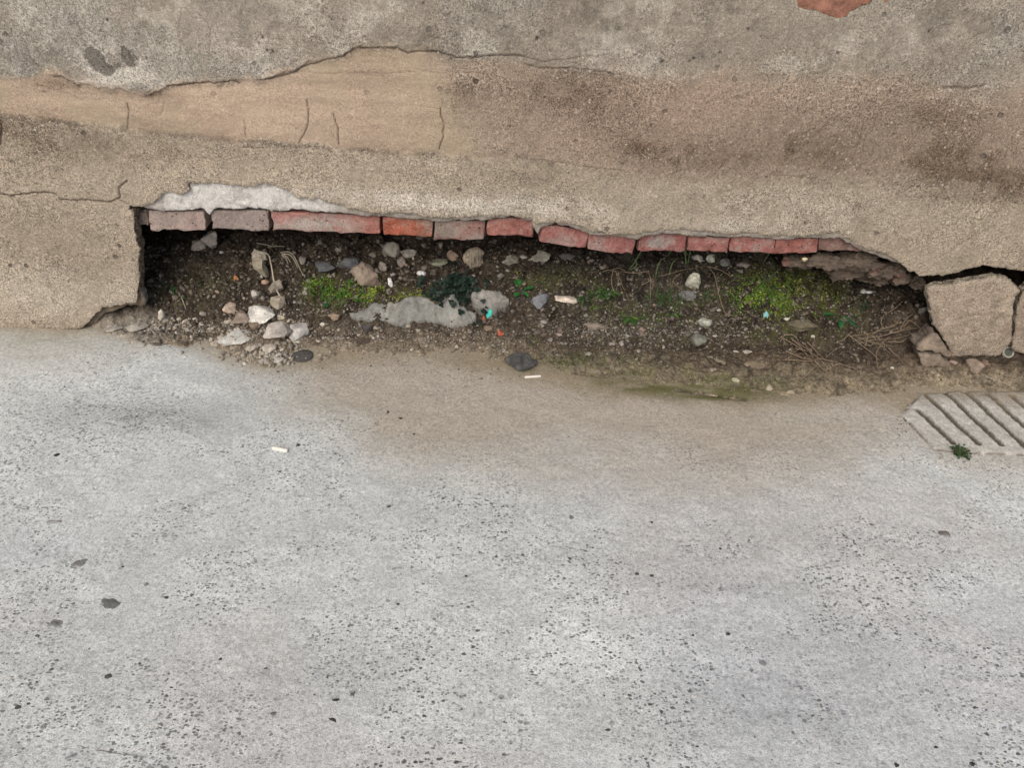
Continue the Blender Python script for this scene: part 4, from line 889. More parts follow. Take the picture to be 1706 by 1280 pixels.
MC = [(.13, .11, .088), (.085, .068, .053), (.20, .172, .14), (.055, .045, .036), (.27, .245, .21), (.17, .162, .145), (.07, .065, .06)]
scatter('gravel', 'dark gravel and small stones mixed in the soil under the bricks', [
    ('r', (236, 1540, 392, 560), 5200, .003, .013, MC), ('r', (236, 1500, 470, 575), 2400, .002, .010, MC + DC), ('e', (1060, 555, 190, 26), 1900, .0025, .010, DC), ('e', (1000, 590, 160, 20), 500, .002, .007, DC + PC[3:]),
    ('r', (240, 560, 395, 500), 420, .003, .014, DC + MC), ('r', (560, 900, 395, 490), 620, .003, .014, DC + MC + PC[4:]), ('r', (900, 1300, 430, 520), 420, .003, .013, DC + MC), ('e', (600, 515, 90, 18), 240, .002, .009, DC + PC), ('e', (470, 520, 90, 30), 320, .002, .011, DC + PC),
    ('r', (240, 1500, 400, 540), 110, .002, .004, [(.5, .47, .42)]), ('r', (236, 1530, 392, 545), 2600, .006, .015, [(.075, .06, .045), (.11, .09, .07), (.16, .135, .105), (.05, .04, .032), (.24, .21, .175)]), ('r', (900, 1480, 520, 600), 900, .004, .011, [(.12, .105, .08), (.20, .175, .14), (.08, .07, .055), (.28, .25, .20)]), ('r', (560, 1500, 560, 640), 500, .002, .006, PC + DC), ('e', (1400, 590, 150, 30), 240, .002, .006, SC + DC), ('e', (1620, 620, 90, 20), 110, .002, .006, SC + DC), ('e', (1510, 700, 20, 26), 60, .002, .006, SC)], 402, M_ST)
scatter('grit', 'loose dark grit lying on the pavement', [
    ('r', (0, 1706, 620, 1270), 260, .0015, .0045, DC), ('e', (640, 700, 160, 30), 30, .002, .005, DC), ('e', (1520, 705, 40, 30), 50, .002, .006, SC)], 403, M_ST)

# mid-size pebbles, individually
MARK = [(352, 399, 'the grey chunk under the second brick'), (435, 426, 'the pale lump above the curved root'), (437, 514, 'the large pale triangular chunk'), (401, 529, 'the brown stone below the pinkish chunk'), (396, 556, 'the flat pale oval flake'), (480, 547, 'the cracked pale slab'),
        (504, 590, 'the dark flat oval pebble'), (540, 442, 'the dark flat stone'), (584, 438, 'the angular dark blue grey stone'), (609, 459, 'the round brown stone'), (655, 419, 'the grey olive stone'), (731, 434, 'the flat greenish stone'), (789, 435, 'the ribbed tan stone'), (702, 455, 'the bright white pebble'),
        (867, 600, 'the black lumpy stone'), (900, 430, 'the rough grey stone under the brick joint'), (901, 501, 'the blue grey rounded stone'), (942, 496, 'the pinkish cream chip'), (1161, 430, 'the pale lumpy stone'), (1151, 470, 'the whitish mossy stone'), (1169, 536, 'the lichen covered stone'), (1164, 562, 'the grey green stone'),
        (1069, 552, 'the upright brown stone'), (990, 543, 'the flat brown clod'), (1035, 470, 'the bunch of rootlets'), (1275, 528, 'the pale blue scrap'), (868, 488, 'the green seedling'), (760, 480, 'the dark clover'), (650, 525, 'the left end of the long cement slab'), (815, 510, 'the round cement piece'), (285, 478, 'the seedling in the left corner'),
        (834, 559, 'the orange red scrap'), (270, 527, 'the upright mortar block'), (188, 1005, 'the largest grey flush stone'), (559, 1166, 'the black oblong flush chip'), (467, 752, 'the white cigarette butt'), (1574, 889, 'the grey brown flush fragment'), (1237, 1163, 'the flush chip in the dark patch'), (1598, 755, 'the weed at the drain'), (952, 862, 'the mid pavement flush chip')]
USED = set()
def autolabel(px, py, size, col, noun):
    lum = sum(col) / 3; cw = 'pale' if lum > .34 else 'mid toned' if lum > .2 else 'dull' if lum > .11 else 'dark'; sw = 'tiny' if size < .009 else 'small' if size < .013 else 'larger'
    for a, b_, nm in sorted(MARK, key=lambda q: (q[0] - px) ** 2 + 2 * (q[1] - py) ** 2)[:4]:
        dx, dy = px - a, (py - b_) * 1.4; far = math.hypot(dx, dy) > 60
        d = ('right of' if dx > 0 else 'left of') if abs(dx) > 2 * abs(dy) else ('below' if dy > 0 else 'above') if abs(dy) > 2 * abs(dx) else ('below and ' if dy > 0 else 'above and ') + ('right of' if dx > 0 else 'left of')
        for c in (cw + ' ' + noun, sw + ' ' + cw + ' ' + noun):
            t = c + (' well ' if far else ' just ') + d + ' ' + nm
            if t not in USED and len(t.split()) <= 16: USED.add(t); return t
    return None
rs = np.random.RandomState(5)
def peb(n, box, cols, label, smin, smax, group, nm='pebble'):
    protos = []
    for i in range(n):
        for _ in range(30):
            px, py = rs.uniform(box[0], box[1]), rs.uniform(box[2], box[3]); p = Scache(px, py)
            if p is not None: break
        else: continue
        s = rs.uniform(smin, smax) * 1.15
        v = rockverts(3, (s, s * rs.uniform(.6, .95), s * rs.uniform(.5, .85)), 5000 + i * 3 + int(box[0]), 11, .2, rs.rand() * 6, (.4, .75))
        col = np.array(cols[rs.randint(len(cols))]) * rs.uniform(.8, 1.5) * (1.25 if py < 500 else 1)  # pebbles deeper in the hole get a brighter colour in place of daylight
        o = mesh(nm, v, ICO[3][1], M_ST, None, col=rcol(v, col, i)); o.location = tuple(p + np.array([0, 0, s * .12])); tag(o, autolabel(px, py, s, col, nm.replace('_', ' ') if nm == 'pebble' else 'crumb') or label, 'pebble' if nm == 'pebble' else 'rubble', group)
peb(26, (250, 560, 400, 500), SC[2:] + DC, 'small dull pebble in the dark soil at the left end of the hole', .008, .016, 'pebbles in the left soil')
peb(34, (560, 900, 398, 470), DC + [(.20, .18, .15)], 'small grey brown pebble in the dark soil under the middle bricks', .008, .018, 'pebbles under the middle bricks')
peb(30, (900, 1300, 430, 520), SC[2:] + DC, 'small dark pebble in the soil under the right bricks', .008, .015, 'pebbles under the right bricks')
peb(34, (880, 1260, 520, 590), DC + [(.36, .33, .29)], 'small grey stone in the rubble strip right of the black lumpy stone', .007, .014, 'stones in the right rubble strip')
peb(30, (300, 540, 530, 600), PC[:4], 'small cream plaster crumb in the scatter round the cracked slab', .008, .015, 'crumbs round the cracked slab', 'mortar_crumb')
peb(26, (560, 860, 545, 588), PC, 'small beige crumb in the strip below the long cement slab', .006, .012, 'crumbs below the cement slab', 'mortar_crumb')

# aggregate stones worn flush with the pavement
def flush(px, py, wpx, hpx, col, label, seed, rot=0.0):
    p = G(px, py); m = mpp(p); a = G(px, py + hpx / 2); b_ = G(px, py - hpx / 2); L = abs(b_[1] - a[1])
    v = rockverts(4, (wpx * m, L, .008), seed, 6, .22, rot, (.55, .9)); o = mesh('aggregate_stone', v, ICO[4][1], M_ST, None, col=rcol(v, col, seed, .15))
    o.location = (p[0], p[1], float(paveh(p[0], p[1])) - .0024); return tag(o, label, 'stone', 'stones worn flush with the pavement')
AG = (.235, .24, .235)
flush(188, 1005, 44, 25, (.19, .195, .19), 'largest dark grey stone worn flush in the lower left pavement', 901)
flush(95, 1038, 42, 15, AG, 'long grey flush stone left of the largest one', 902)
flush(133, 938, 34, 16, (.25, .25, .245), 'grey flush stone above the largest one', 903, .3)
flush(87, 869, 28, 11, (.33, .33, .325), 'faint grey flush stone highest at the left', 904)
flush(241, 976, 17, 12, (.24, .24, .235), 'small curved grey flush stone right of the largest one', 905)
flush(181, 1126, 16, 10, (.09, .09, .088), 'small dark pitted flush stone below the largest one', 906)
flush(1574, 889, 24, 12, (.22, .205, .19), 'grey brown flush fragment in the right pavement', 907)
flush(559, 1166, 15, 7, (.045, .045, .045), 'black oblong flush chip in the lower middle pavement', 908)
flush(554, 1200, 17, 8, (.06, .06, .058), 'dark flush chip just below the black oblong one', 909, -.4)
flush(524, 1157, 9, 8, (.06, .06, .058), 'small dark triangular flush chip left of the black oblong one', 910)
flush(588, 1157, 9, 13, (.15, .15, .145), 'small grey slanted flush chip right of the black oblong one', 911)
flush(456, 1188, 13, 9, (.17, .175, .17), 'small grey flush chip left of the dark chips', 912)
flush(61, 1225, 15, 8, (.15, .15, .145), 'grey flush chip near the lower left corner', 913)
flush(72, 1210, 15, 11, (.30, .30, .28), 'pale grey flush chip near the lower left corner', 914)
flush(1237, 1163, 12, 7, (.16, .16, .15), 'grey flush chip in the dark patch of the lower right pavement', 915)
flush(1624, 1180, 11, 8, (.08, .08, .08), 'dark round flush chip in the lower right pavement', 916)
flush(1393, 1275, 14, 8, (.15, .15, .14), 'grey flush chip at the bottom edge right of centre', 917)
flush(952, 862, 11, 7, (.20, .205, .20), 'small grey flush chip in the middle of the pavement', 918)
for i, (a, b_, w_, d_) in enumerate(((497, 742, 9, .05), (590, 850, 0, 0), (663, 1007, 8, .05), (1086, 870, 9, .05), (205, 945, 8, .04), (1200, 916, 8, .05), (1061, 958, 9, .08), (1085, 960, 10, .07), (1212, 1058, 9, .06), (94, 757, 14, .04), (668, 698, 9, .05), (645, 687, 9, .05), (690, 724, 7, .04), (648, 845, 8, .06), (777, 959, 8, .07), (342, 1108, 0, 0), (367, 1097, 10, .05), (443, 1112, 8, .05), (1154, 1060, 7, .05), (1345, 1054, 8, .06), (1161, 1245, 8, .05), (1559, 1246, 10, .05), (1620, 1275, 16, .05), (1492, 1276, 12, .06), (1013, 1217, 12, .08), (30, 1180, 14, .1), (232, 1106, 9, .08), (277, 996, 9, .06))):
    if w_: flush(a, b_, w_, w_ * .62, (d_, d_, d_ * .97), autolabel(a, b_, .008, (d_, d_, d_), 'chip set in the pavement') or 'tiny dark chip of stone set in the pavement', 930 + i)['group'] = 'tiny dark chips in the pavement'

# ------------------------------------------------------------------ twigs, roots, stalks
def tube(P, r0, r1, seg=6):
    P = np.array(P, float); n = len(P); T = np.gradient(P, axis=0); T /= np.linalg.norm(T, axis=1)[:, None] + 1e-9
    up = np.array([0.1, .2, 1.0]); V_, F_ = [], []
    for i in range(n):
        a = np.cross(T[i], up); a /= np.linalg.norm(a) + 1e-9; b_ = np.cross(a, T[i]); r = r0 + (r1 - r0) * i / (n - 1)
        for k in range(seg): th = 6.283 * k / seg; V_.append(P[i] + r * (math.cos(th) * a + math.sin(th) * b_))
    for i in range(n - 1):
        for k in range(seg): F_.append((i * seg + k, i * seg + (k + 1) % seg, (i + 1) * seg + (k + 1) % seg, (i + 1) * seg + k))
    F_ = np.array(F_); return np.array(V_), F_
def smooth_path(pts, n):
    pts = np.array(pts, float); t = np.linspace(0, 1, len(pts)); u = np.linspace(0, 1, n)
    q = np.stack([np.interp(u, t, pts[:, i]) for i in range(pts.shape[1])], -1)
    for _ in range(4): q[1:-1] = (q[:-2] + q[1:-1] * 2 + q[2:]) / 4
    return q
tw = [0]
def twig(pts, lift, r0, r1, label, name='twig', cat='twig', group=None, mat=None, wob=0.0015):
    tw[0] += 1
    P = np.array([S(*p[:2]) for p in pts]); 
    L = np.array(lift if isinstance(lift, (list, tuple)) else [lift] * len(pts)); 
    # lift towards the camera so the stalk stays where it is seen
    D = CAM - P; D /= np.linalg.norm(D, axis=1)[:, None]; P = P + D * L[:, None]
    P = smooth_path(P, max(8, len(pts) * 5)); P = P + wob * np.stack([fbm(P[:, 0] + tw[0], P[:, 1], 35, 2, 161 + i) for i in range(3)], -1)
    kf = .6 + .5 * ((tw[0] * 37) % 17) / 17; v, f = tube(P, r0 * kf, r1 * kf * .8); loc = P[0]
    return tag(mesh(name, v, f, mat or M_DRYPL, None, loc=loc), label, cat, group)
# curved root at the left, dry stems
twig([(440, 420), (448, 425), (453, 440), (457, 465), (462, 485), (470, 497), (474, 505)], [.02, .02, .022, .02, .018, .016, .012], .0022, .0036, 'pale curved root leaning among the stones in the left of the hole', 'root', 'root', mat=M_PALEPL)
twig([(428, 404), (440, 407), (452, 410), (474, 410)], .012, .0014, .001, 'short pale straw lying under the second brick', 'straw', 'straw', mat=M_PALEPL)
lf = empty('dry_leaf', S(480, 430), 'withered curled leaf with pale thin strips beside the root', 'dry leaf')
for pts in ([(467, 421), (478, 418), (488, 422), (495, 436), (500, 450), (508, 462)], [(470, 423), (482, 423), (490, 432), (496, 446)], [(470, 425), (476, 430), (480, 440)], [(473, 424), (480, 430), (484, 437)]):
    P = np.array([S(*p) for p in pts]) ; D = CAM - P; D /= np.linalg.norm(D, axis=1)[:, None]; P = smooth_path(P + D * .014, 16)
    v, f = tube(P, .0016, .0006, 5); mesh('leaf_strip', v, f, M_PALEPL, lf)
twig([(298, 487), (305, 500), (310, 515)], .006, .0011, .0008, 'thin pale stalk in the left corner of the soil', 'stalk', 'stalk', mat=M_PALEPL)
twig([(255, 426), (268, 425), (276, 430)], .006, .0014, .001, 'short greyish stick in the dark left corner', 'stalk', 'stalk')
rg = 'dry roots and stems hanging in the middle of the hole'
RL = iter(['leftmost curved rootlet hanging in the brown bunch under the tilting bricks', 'second rootlet from the left in the bunch of brown rootlets', 'longest rootlet, slanting right, in the bunch of brown rootlets', 'short inner rootlet in the bunch of brown rootlets', 'level rootlet tip at the top right of the brown bunch', 'level rootlet tip at the top left of the brown bunch'])
for pts in ([(1022, 450), (1018, 465), (1022, 480), (1026, 492)], [(1026, 452), (1030, 470), (1036, 485), (1040, 498)], [(1024, 452), (1034, 468), (1042, 485), (1048, 500)], [(1028, 452), (1030, 462), (1028, 476), (1025, 490)], [(1020, 449), (1030, 446), (1042, 452)], [(1005, 452), (1014, 448), (1024, 452)]):
    twig(pts, .012, .0012, .0008, next(RL), 'rootlet', 'root', 'bunch of brown rootlets')
for pts, lb in (([(1040, 452), (1060, 455), (1078, 452), (1084, 462), (1083, 478), (1084, 495)], 'bent dry stem left in the tangle under the right bricks'), ([(1084, 462), (1088, 478), (1082, 490)], 'short dry stem hanging from the bent one'), ([(1068, 474), (1078, 470), (1084, 466)], 'short slanting stem left of the bent one'),
                ([(1100, 460), (1130, 452), (1160, 445), (1178, 444)], 'long straight dry stem slanting up to the right'), ([(1178, 444), (1190, 455), (1197, 480), (1200, 500), (1208, 522), (1225, 526), (1240, 532)], 'long wiry stem curving down beside the bright moss'), ([(1178, 444), (1200, 448), (1218, 462)], 'thin stem arching right from the long straight one'),
                ([(1120, 468), (1140, 485), (1160, 508), (1176, 530), (1188, 542)], 'long straight stem running down to the lichen covered stone'), ([(1133, 455), (1122, 465), (1118, 480)], 'short stem leaning at the head of the straight stem'), ([(1140, 594), (1152, 588), (1168, 586)], 'short pale stick lying on the front silt')):
    twig(pts, .014, .0012, .0008, lb, 'stem', 'stem')
def twlabel(p, noun, place, x0, x1):
    (ax_, ay_), (bx, by) = p[0][:2], p[-1][:2]; dx, dy = bx - ax_, by - ay_; L = math.hypot(dx, dy * 1.3)
    sl = 'nearly level' if abs(dy) < .25 * abs(dx) else 'steep' if abs(dy) > abs(dx) else ('rising' if dx * dy < 0 else 'falling') + ' rightward'
    mx = (ax_ + bx) / 2; u = (mx - x0) / (x1 - x0); wh = 'left end of' if u < .33 else 'middle of' if u < .66 else 'right end of'
    for a in (('short ' if L < 28 else 'long ' if L > 60 else '') + sl, ('bent ' if len(p) > 3 else 'straight ') + ('short ' if L < 28 else 'long ' if L > 60 else 'mid length ') + sl, 'crossing ' + sl, 'finer ' + sl if False else 'second ' + sl):
        t = a + ' dry ' + noun + ' at the ' + wh + ' ' + place
        if t not in USED: USED.add(t); return t
    return None
# heap of twigs and the tangle to its right
tg = 'twigs of the dry heap'; rs = np.random.RandomState(21)
heap = [[(1301, 560), (1309, 575), (1310, 590)], [(1300, 562), (1320, 572), (1345, 590)], [(1306, 558), (1322, 558), (1330, 566)], [(1312, 575), (1340, 600), (1365, 612)], [(1330, 570), (1360, 595), (1385, 618)], [(1340, 572), (1352, 590), (1372, 608)], [(1305, 598), (1330, 602), (1360, 600), (1372, 596)], [(1310, 585), (1335, 597), (1352, 598)],
        [(1340, 628), (1352, 615), (1366, 603)], [(1355, 622), (1372, 605), (1380, 590)], [(1352, 580), (1358, 565), (1356, 560)], [(1375, 595), (1388, 585), (1402, 577)], [(1345, 570), (1366, 590), (1380, 606)], [(1318, 564), (1336, 580), (1348, 600)], [(1300, 570), (1305, 562), (1312, 556)], [(1322, 592), (1336, 588), (1356, 594)], [(1365, 598), (1395, 604), (1420, 612)], [(1358, 602), (1376, 618), (1392, 632)], [(1325, 580), (1345, 584), (1358, 600)], [(1308, 600), (1318, 594), (1330, 582)]]
for p in heap: twig(p, float(rs.uniform(.003, .014)), .0014, .0009, twlabel(p, 'twig', 'the silt heap', 1300, 1400) or 'thin reddish brown twig in the dry heap on the silt', 'twig', 'twig', tg)
tg2 = 'stalks of the tangle left of the wedge of rubble'
tang = [[(1415, 560), (1440, 558), (1470, 552), (1500, 548)], [(1420, 568), (1450, 562), (1480, 556), (1530, 545)], [(1430, 572), (1455, 566), (1490, 566), (1520, 556)], [(1412, 556), (1430, 570), (1452, 588), (1465, 600)], [(1465, 618), (1460, 600), (1460, 585), (1470, 570), (1480, 562)], [(1440, 575), (1446, 560), (1440, 552)], [(1450, 560), (1475, 545), (1505, 535), (1530, 530)], [(1470, 560), (1498, 552), (1516, 544)],
        [(1460, 552), (1490, 542), (1500, 528)], [(1500, 548), (1510, 530), (1520, 522)], [(1472, 548), (1468, 535), (1472, 525)], [(1436, 556), (1438, 540), (1446, 526)], [(1425, 560), (1455, 572), (1490, 576)], [(1480, 520), (1498, 508), (1504, 502)], [(1506, 545), (1516, 532), (1534, 548)], [(1420, 554), (1405, 566), (1390, 572)], [(1480, 570), (1500, 572), (1512, 562)], [(1440, 566), (1465, 574), (1486, 590)], [(1430, 562), (1434, 570), (1446, 576), (1458, 572)]]
for p in tang: twig(p, float(rs.uniform(.006, .02)), .0012, .0008, twlabel(p, 'stalk', 'the wedge tangle', 1412, 1530) or 'thin dry stalk in the tangle left of the wedge of rubble', 'stalk', 'stalk', tg2)
for p, lb in (([(1395, 606), (1430, 615), (1460, 635), (1490, 648)], 'long thin straw running from the heap towards the drain'), ([(1460, 560), (1490, 590), (1510, 610), (1520, 626)], 'thin straw sloping down to the loop of straw'), ([(1520, 626), (1514, 618), (1498, 616), (1496, 624), (1508, 630), (1518, 628), (1535, 632)], 'curled loop of dry straw on the silt'), ([(1535, 634), (1556, 642), (1570, 652)], 'thin straw pointing at the first long drain slot'),
              ([(1640, 624), (1655, 634), (1668, 644)], 'pale straw left of two above the drain slots'), ([(1648, 630), (1680, 642), (1704, 652)], 'pale straw right of two above the drain slots'), ([(1290, 612), (1330, 628), (1360, 636)], 'thin straw on the green silt below the heap'), ([(1375, 622), (1410, 640), (1470, 652)], 'faint long straw below the heap of twigs'), ([(1575, 560), (1583, 580), (1586, 594)], 'thin stalk standing in the gap beside the plaster block')):
    twig(p, .003, .0010, .0007, lb, 'straw', 'straw', mat=M_PALEPL if 'pale' in lb else None)
twig([(160, 1253), (200, 1257), (245, 1263)], .0012, .0010, .0007, 'thin grey stalk lying on the pavement at the lower left', 'stalk', 'stalk', mat=flat_mat('grey_stalk', (.25, .24, .23)))

# ------------------------------------------------------------------ plants
def leaf(base_p, d, L, wd, curl, rs, nseg=5):
    d = np.array(d, float); d /= np.linalg.norm(d) + 1e-9; side = np.cross(d, (0, 0, 1)); side /= np.linalg.norm(side) + 1e-9
    V_, F_ = [], []
    for i in range(nseg + 1):
        t = i / nseg; wv = wd * math.sin(math.pi * min(1, t * .93 + .05)) ** .8; c = np.array(base_p) + d * L * t + np.array([0, 0, -curl * L * t * t])
        V_ += [c - side * wv / 2 + np.array([0, 0, wv * .18]), c, c + side * wv / 2 + np.array([0, 0, wv * .18])]
    for i in range(nseg):
        for k in (0, 1): F_.append((3 * i + k, 3 * i + k + 1, 3 * i + k + 4, 3 * i + k + 3))
    return np.array(V_), np.array(F_)
def plant(px, py, rpx, n, rgb, label, seed, leafr=(.8, 1.2), wide=.5, h=.5, flat=False, name='seedling', cat='plant', group=None, mat=None, lowdir=True):
    rs = np.random.RandomState(seed); p = S(px, py); m = mpp(p); R_ = rpx * m
    e = empty(name, p, label, cat, group); mt = mat or leaf_mat(name + '_leaf', rgb, .45); Vs, Fs, k = [], [], 0; SV, SF, sk = [], [], 0
    for i in range(n):
        th = rs.rand() * 6.283; el = rs.uniform(.05, 1.1) * h; d = np.array([math.cos(th), math.sin(th) * .8, el]); 
        b0 = p + np.array([0, 0, .001]); st = b0 + d / np.linalg.norm(d) * R_ * rs.uniform(.15, .65)
        L = R_ * rs.uniform(*leafr) * .55; v, f = leaf(st, d * np.array([1, 1, .4]), L, L * wide, rs.uniform(.1, .6), rs); Vs.append(v); Fs.append(f + k); k += len(v)
        v, f = tube(np.linspace(b0, st, 4), .0006, .0004, 4); SV.append(v); SF.append(f + sk); sk += len(v)
    mesh('foliage', np.vstack(Vs), np.vstack(Fs), mt, e); mesh('stem', np.vstack(SV), np.vstack(SF), mt, e)
    return e
plant(868, 488, 22, 11, (.035, .16, .04), 'small seedling with broad bright green leaves right of the cement slabs', 31, (1.0, 1.5), .62, .8)
plant(285, 478, 20, 10, (.03, .10, .03), 'small grassy green seedling in the dark left corner', 32, (1.0, 1.6), .22, .9)
plant(303, 498, 8, 6, (.05, .14, .025), 'tiny seedling just below the one in the left corner', 33, wide=.6)
plant(1400, 535, 26, 13, (.03, .13, .045), 'blue green seedling with narrow leaves above the dry tangle', 34, (1.1, 1.6), .34, .9)
plant(1426, 512, 16, 8, (.025, .075, .03), 'dark narrow leaved sprout behind the blue green seedling', 35, (1, 1.5), .3, .9)
plant(1377, 532, 12, 6, (.045, .12, .035), 'thin sprout left of the blue green seedling', 36, (1, 1.5), .3, 1.2)
plant(1598, 757, 24, 120, (.05, .085, .032), 'small leafy weed growing at the front edge of the drain', 37, (.25, .42), .8, 1.0, name='weed')
plant(1583, 745, 7, 6, (.05, .07, .04), 'sprout beside the weed at the drain edge', 38, name='weed')
plant(1651, 748, 8, 7, (.17, .15, .12), 'dried tiny sprig on the drain cover', 39, name='sprig')
plant(992, 514, 9, 7, (.13, .22, .03), 'yellow green sprout in the rubble left of centre soil', 40)
plant(1122, 525, 15, 18, (.05, .14, .025), 'low green weed left of the lichen covered stone', 41, name='weed')
plant(1052, 532, 18, 20, (.045, .12, .025), 'low green weed in the middle of the rubble strip', 42, name='weed')
plant(1012, 493, 22, 26, (.06, .12, .035), 'low weed with round leaves under the tilting bricks', 43, (.5, .9), .9, .7, name='weed')
plant(975, 495, 16, 10, (.04, .10, .03), 'narrow leaved weed left of the round leaved one', 44, (1, 1.5), .25, .8, name='weed')
plant(1180, 495, 14, 12, (.06, .11, .04), 'small grey green weed below the dry stems', 45, (.6, 1), .8, .7, name='weed')
plant(540, 508, 10, 12, (.035, .12, .035), 'small dark green sprout right of the large pale chunk', 46)
plant(600, 500, 12, 12, (.05, .15, .02), 'fresh green sprout above the long cement slab', 47)
# dark clover like plant growing over the slab
def clover(px, py, seed, label, items, rgb):
    rs = np.random.RandomState(seed); p0 = S(px, py); e = empty('clover_plant', p0, label, 'plant'); mt = leaf_mat('clover_leaf', rgb, .5); Vs, Fs, k = [], [], 0; SV, SF, sk = [], [], 0
    for (a, b_, r) in items:
        p = S(a, b_); D = CAM - p; D /= np.linalg.norm(D); q = p + D * rs.uniform(.008, .03); m = mpp(p); R_ = r * m
        nrm = np.array([rs.normal() * .25, -.45 + rs.normal() * .2, 1.0]); nrm /= np.linalg.norm(nrm); a1 = np.cross(nrm, (0, 1, 0)); a1 /= np.linalg.norm(a1); a2 = np.cross(nrm, a1); ph = rs.rand() * 6
        for lf_ in range(3):
            th = ph + lf_ * 2.094; c = q + R_ * .5 * (math.cos(th) * a1 + math.sin(th) * a2); N = 9; pts = [c + nrm * -.0004]
            for j in range(N): t = 6.283 * j / N; rr = R_ * .5 * (1 - .22 * (math.cos(t) > .85)); pts.append(c + rr * (math.cos(t + th) * a1 + math.sin(t + th) * a2) + nrm * .0009 * math.sin(2 * t))
            Vs.append(np.array(pts)); Fs.append(np.array([(0, 1 + j, 1 + (j + 1) % N) for j in range(N)]) + k); k += N + 1
        v, f = tube(smooth_path([p0, (p0 + q) / 2 + np.array([0, 0, .008]), q], 7), .0006, .0004, 4); SV.append(v); SF.append(f + sk); sk += len(v)
    mesh('foliage', np.vstack(Vs), np.vstack(Fs), mt, e); mesh('stem', np.vstack(SV), np.vstack(SF), mt, e)
rs = np.random.RandomState(9)
its = [(760 + rs.normal() * 22, 477 + rs.normal() * 13, rs.uniform(4, 7)) for _ in range(85)] + [(755, 507, 7), (772, 513, 8), (768, 520, 7), (733, 500, 6), (724, 497, 6), (776, 502, 6), (807, 518, 7), (812, 512, 5), (790, 540, 5), (800, 535, 5), (745, 490, 7), (780, 490, 7), (715, 492, 6), (706, 488, 5)]
clover(760, 490, 61, 'dark blue green clover spreading over the long cement slab', its, (.010, .026, .018))

# grass blades
def grass(px, py, blades, label, seed, rgb=(.05, .14, .03), name='grass_tuft'):
    p0 = S(px, py); e = empty(name, p0, label, 'grass'); mt = leaf_mat('grass_blade', rgb, .4); Vs, Fs, k = [], [], 0
    for pts in blades:
        P = []
        for i, (a, b_) in enumerate(pts):
            q = S(*pts[0]); d = ray(a, b_); t = (q[1] - .004 * i - CAM[1]) / d[1]; P.append(CAM + d * t)
        P = smooth_path(P, 9); T = np.gradient(P, axis=0); sd_ = np.cross(T, CAM - P); sd_ /= np.linalg.norm(sd_, axis=1)[:, None] + 1e-9
        n = len(P); wv = .0014 * np.sin(np.pi * np.clip(np.linspace(.25, 1, n), 0, .97))[:, None]
        v = np.stack([P - sd_ * wv, P + sd_ * wv], 1).reshape(-1, 3); f = np.array([(2 * i, 2 * i + 1, 2 * i + 3, 2 * i + 2) for i in range(n - 1)]); Vs.append(v); Fs.append(f + k); k += len(v)
    mesh('blades', np.vstack(Vs), np.vstack(Fs), mt, e)
grass(1050, 452, [[(1048, 450), (1060, 435), (1072, 410), (1080, 400)], [(1050, 450), (1064, 442), (1052, 425)], [(1092, 465), (1094, 445), (1100, 432), (1110, 428)], [(1115, 460), (1118, 440), (1128, 430)], [(1100, 434), (1120, 433), (1138, 434)], [(1144, 440), (1140, 415), (1128, 395)], [(1142, 445), (1142, 420), (1144, 400)], [(1146, 440), (1150, 415), (1158, 402)], [(1110, 430), (1122, 412), (1134, 398)]], 'long thin grass blades rising in front of the sagging bricks', 71, (.10, .15, .06))
grass(1275, 440, [[(1270, 440), (1282, 422), (1292, 405)], [(1278, 470), (1290, 455), (1302, 445)]], 'short grass blade leaning on the right bricks', 72, (.09, .11, .06))
rs = np.random.RandomState(77); bl = []
for _ in range(30):
    a = 1282 + rs.normal() * 26; b_ = 500 + rs.normal() * 16; l_ = rs.uniform(8, 20); dx = rs.normal() * 12; bl.append([(a, b_), (a + dx * .4, b_ - l_ * .6), (a + dx, b_ - l_)])
grass(1282, 500, bl, 'bright green tuft of grass in the moss at the right of the hole', 73, (.075, .16, .025))
bl = []
for _ in range(26):
    a = 565 + rs.normal() * 22; b_ = 495 + rs.normal() * 8; l_ = rs.uniform(8, 18); dx = rs.normal() * 7; bl.append([(a, b_), (a + dx * .4, b_ - l_ * .6), (a + dx, b_ - l_)])
grass(565, 495, bl, 'sparse short grass by the yellow green moss on the left', 74, (.07, .19, .025))
bl = []
for _ in range(30):
    a = 1112 + rs.normal() * 16; b_ = 505 + rs.normal() * 7; l_ = rs.uniform(10, 26); dx = rs.normal() * 9; bl.append([(a, b_), (a + dx * .4, b_ - l_ * .6), (a + dx, b_ - l_)])
grass(1110, 505, bl, 'thin dull grass between the dry stems and the weeds', 75, (.055, .10, .035))

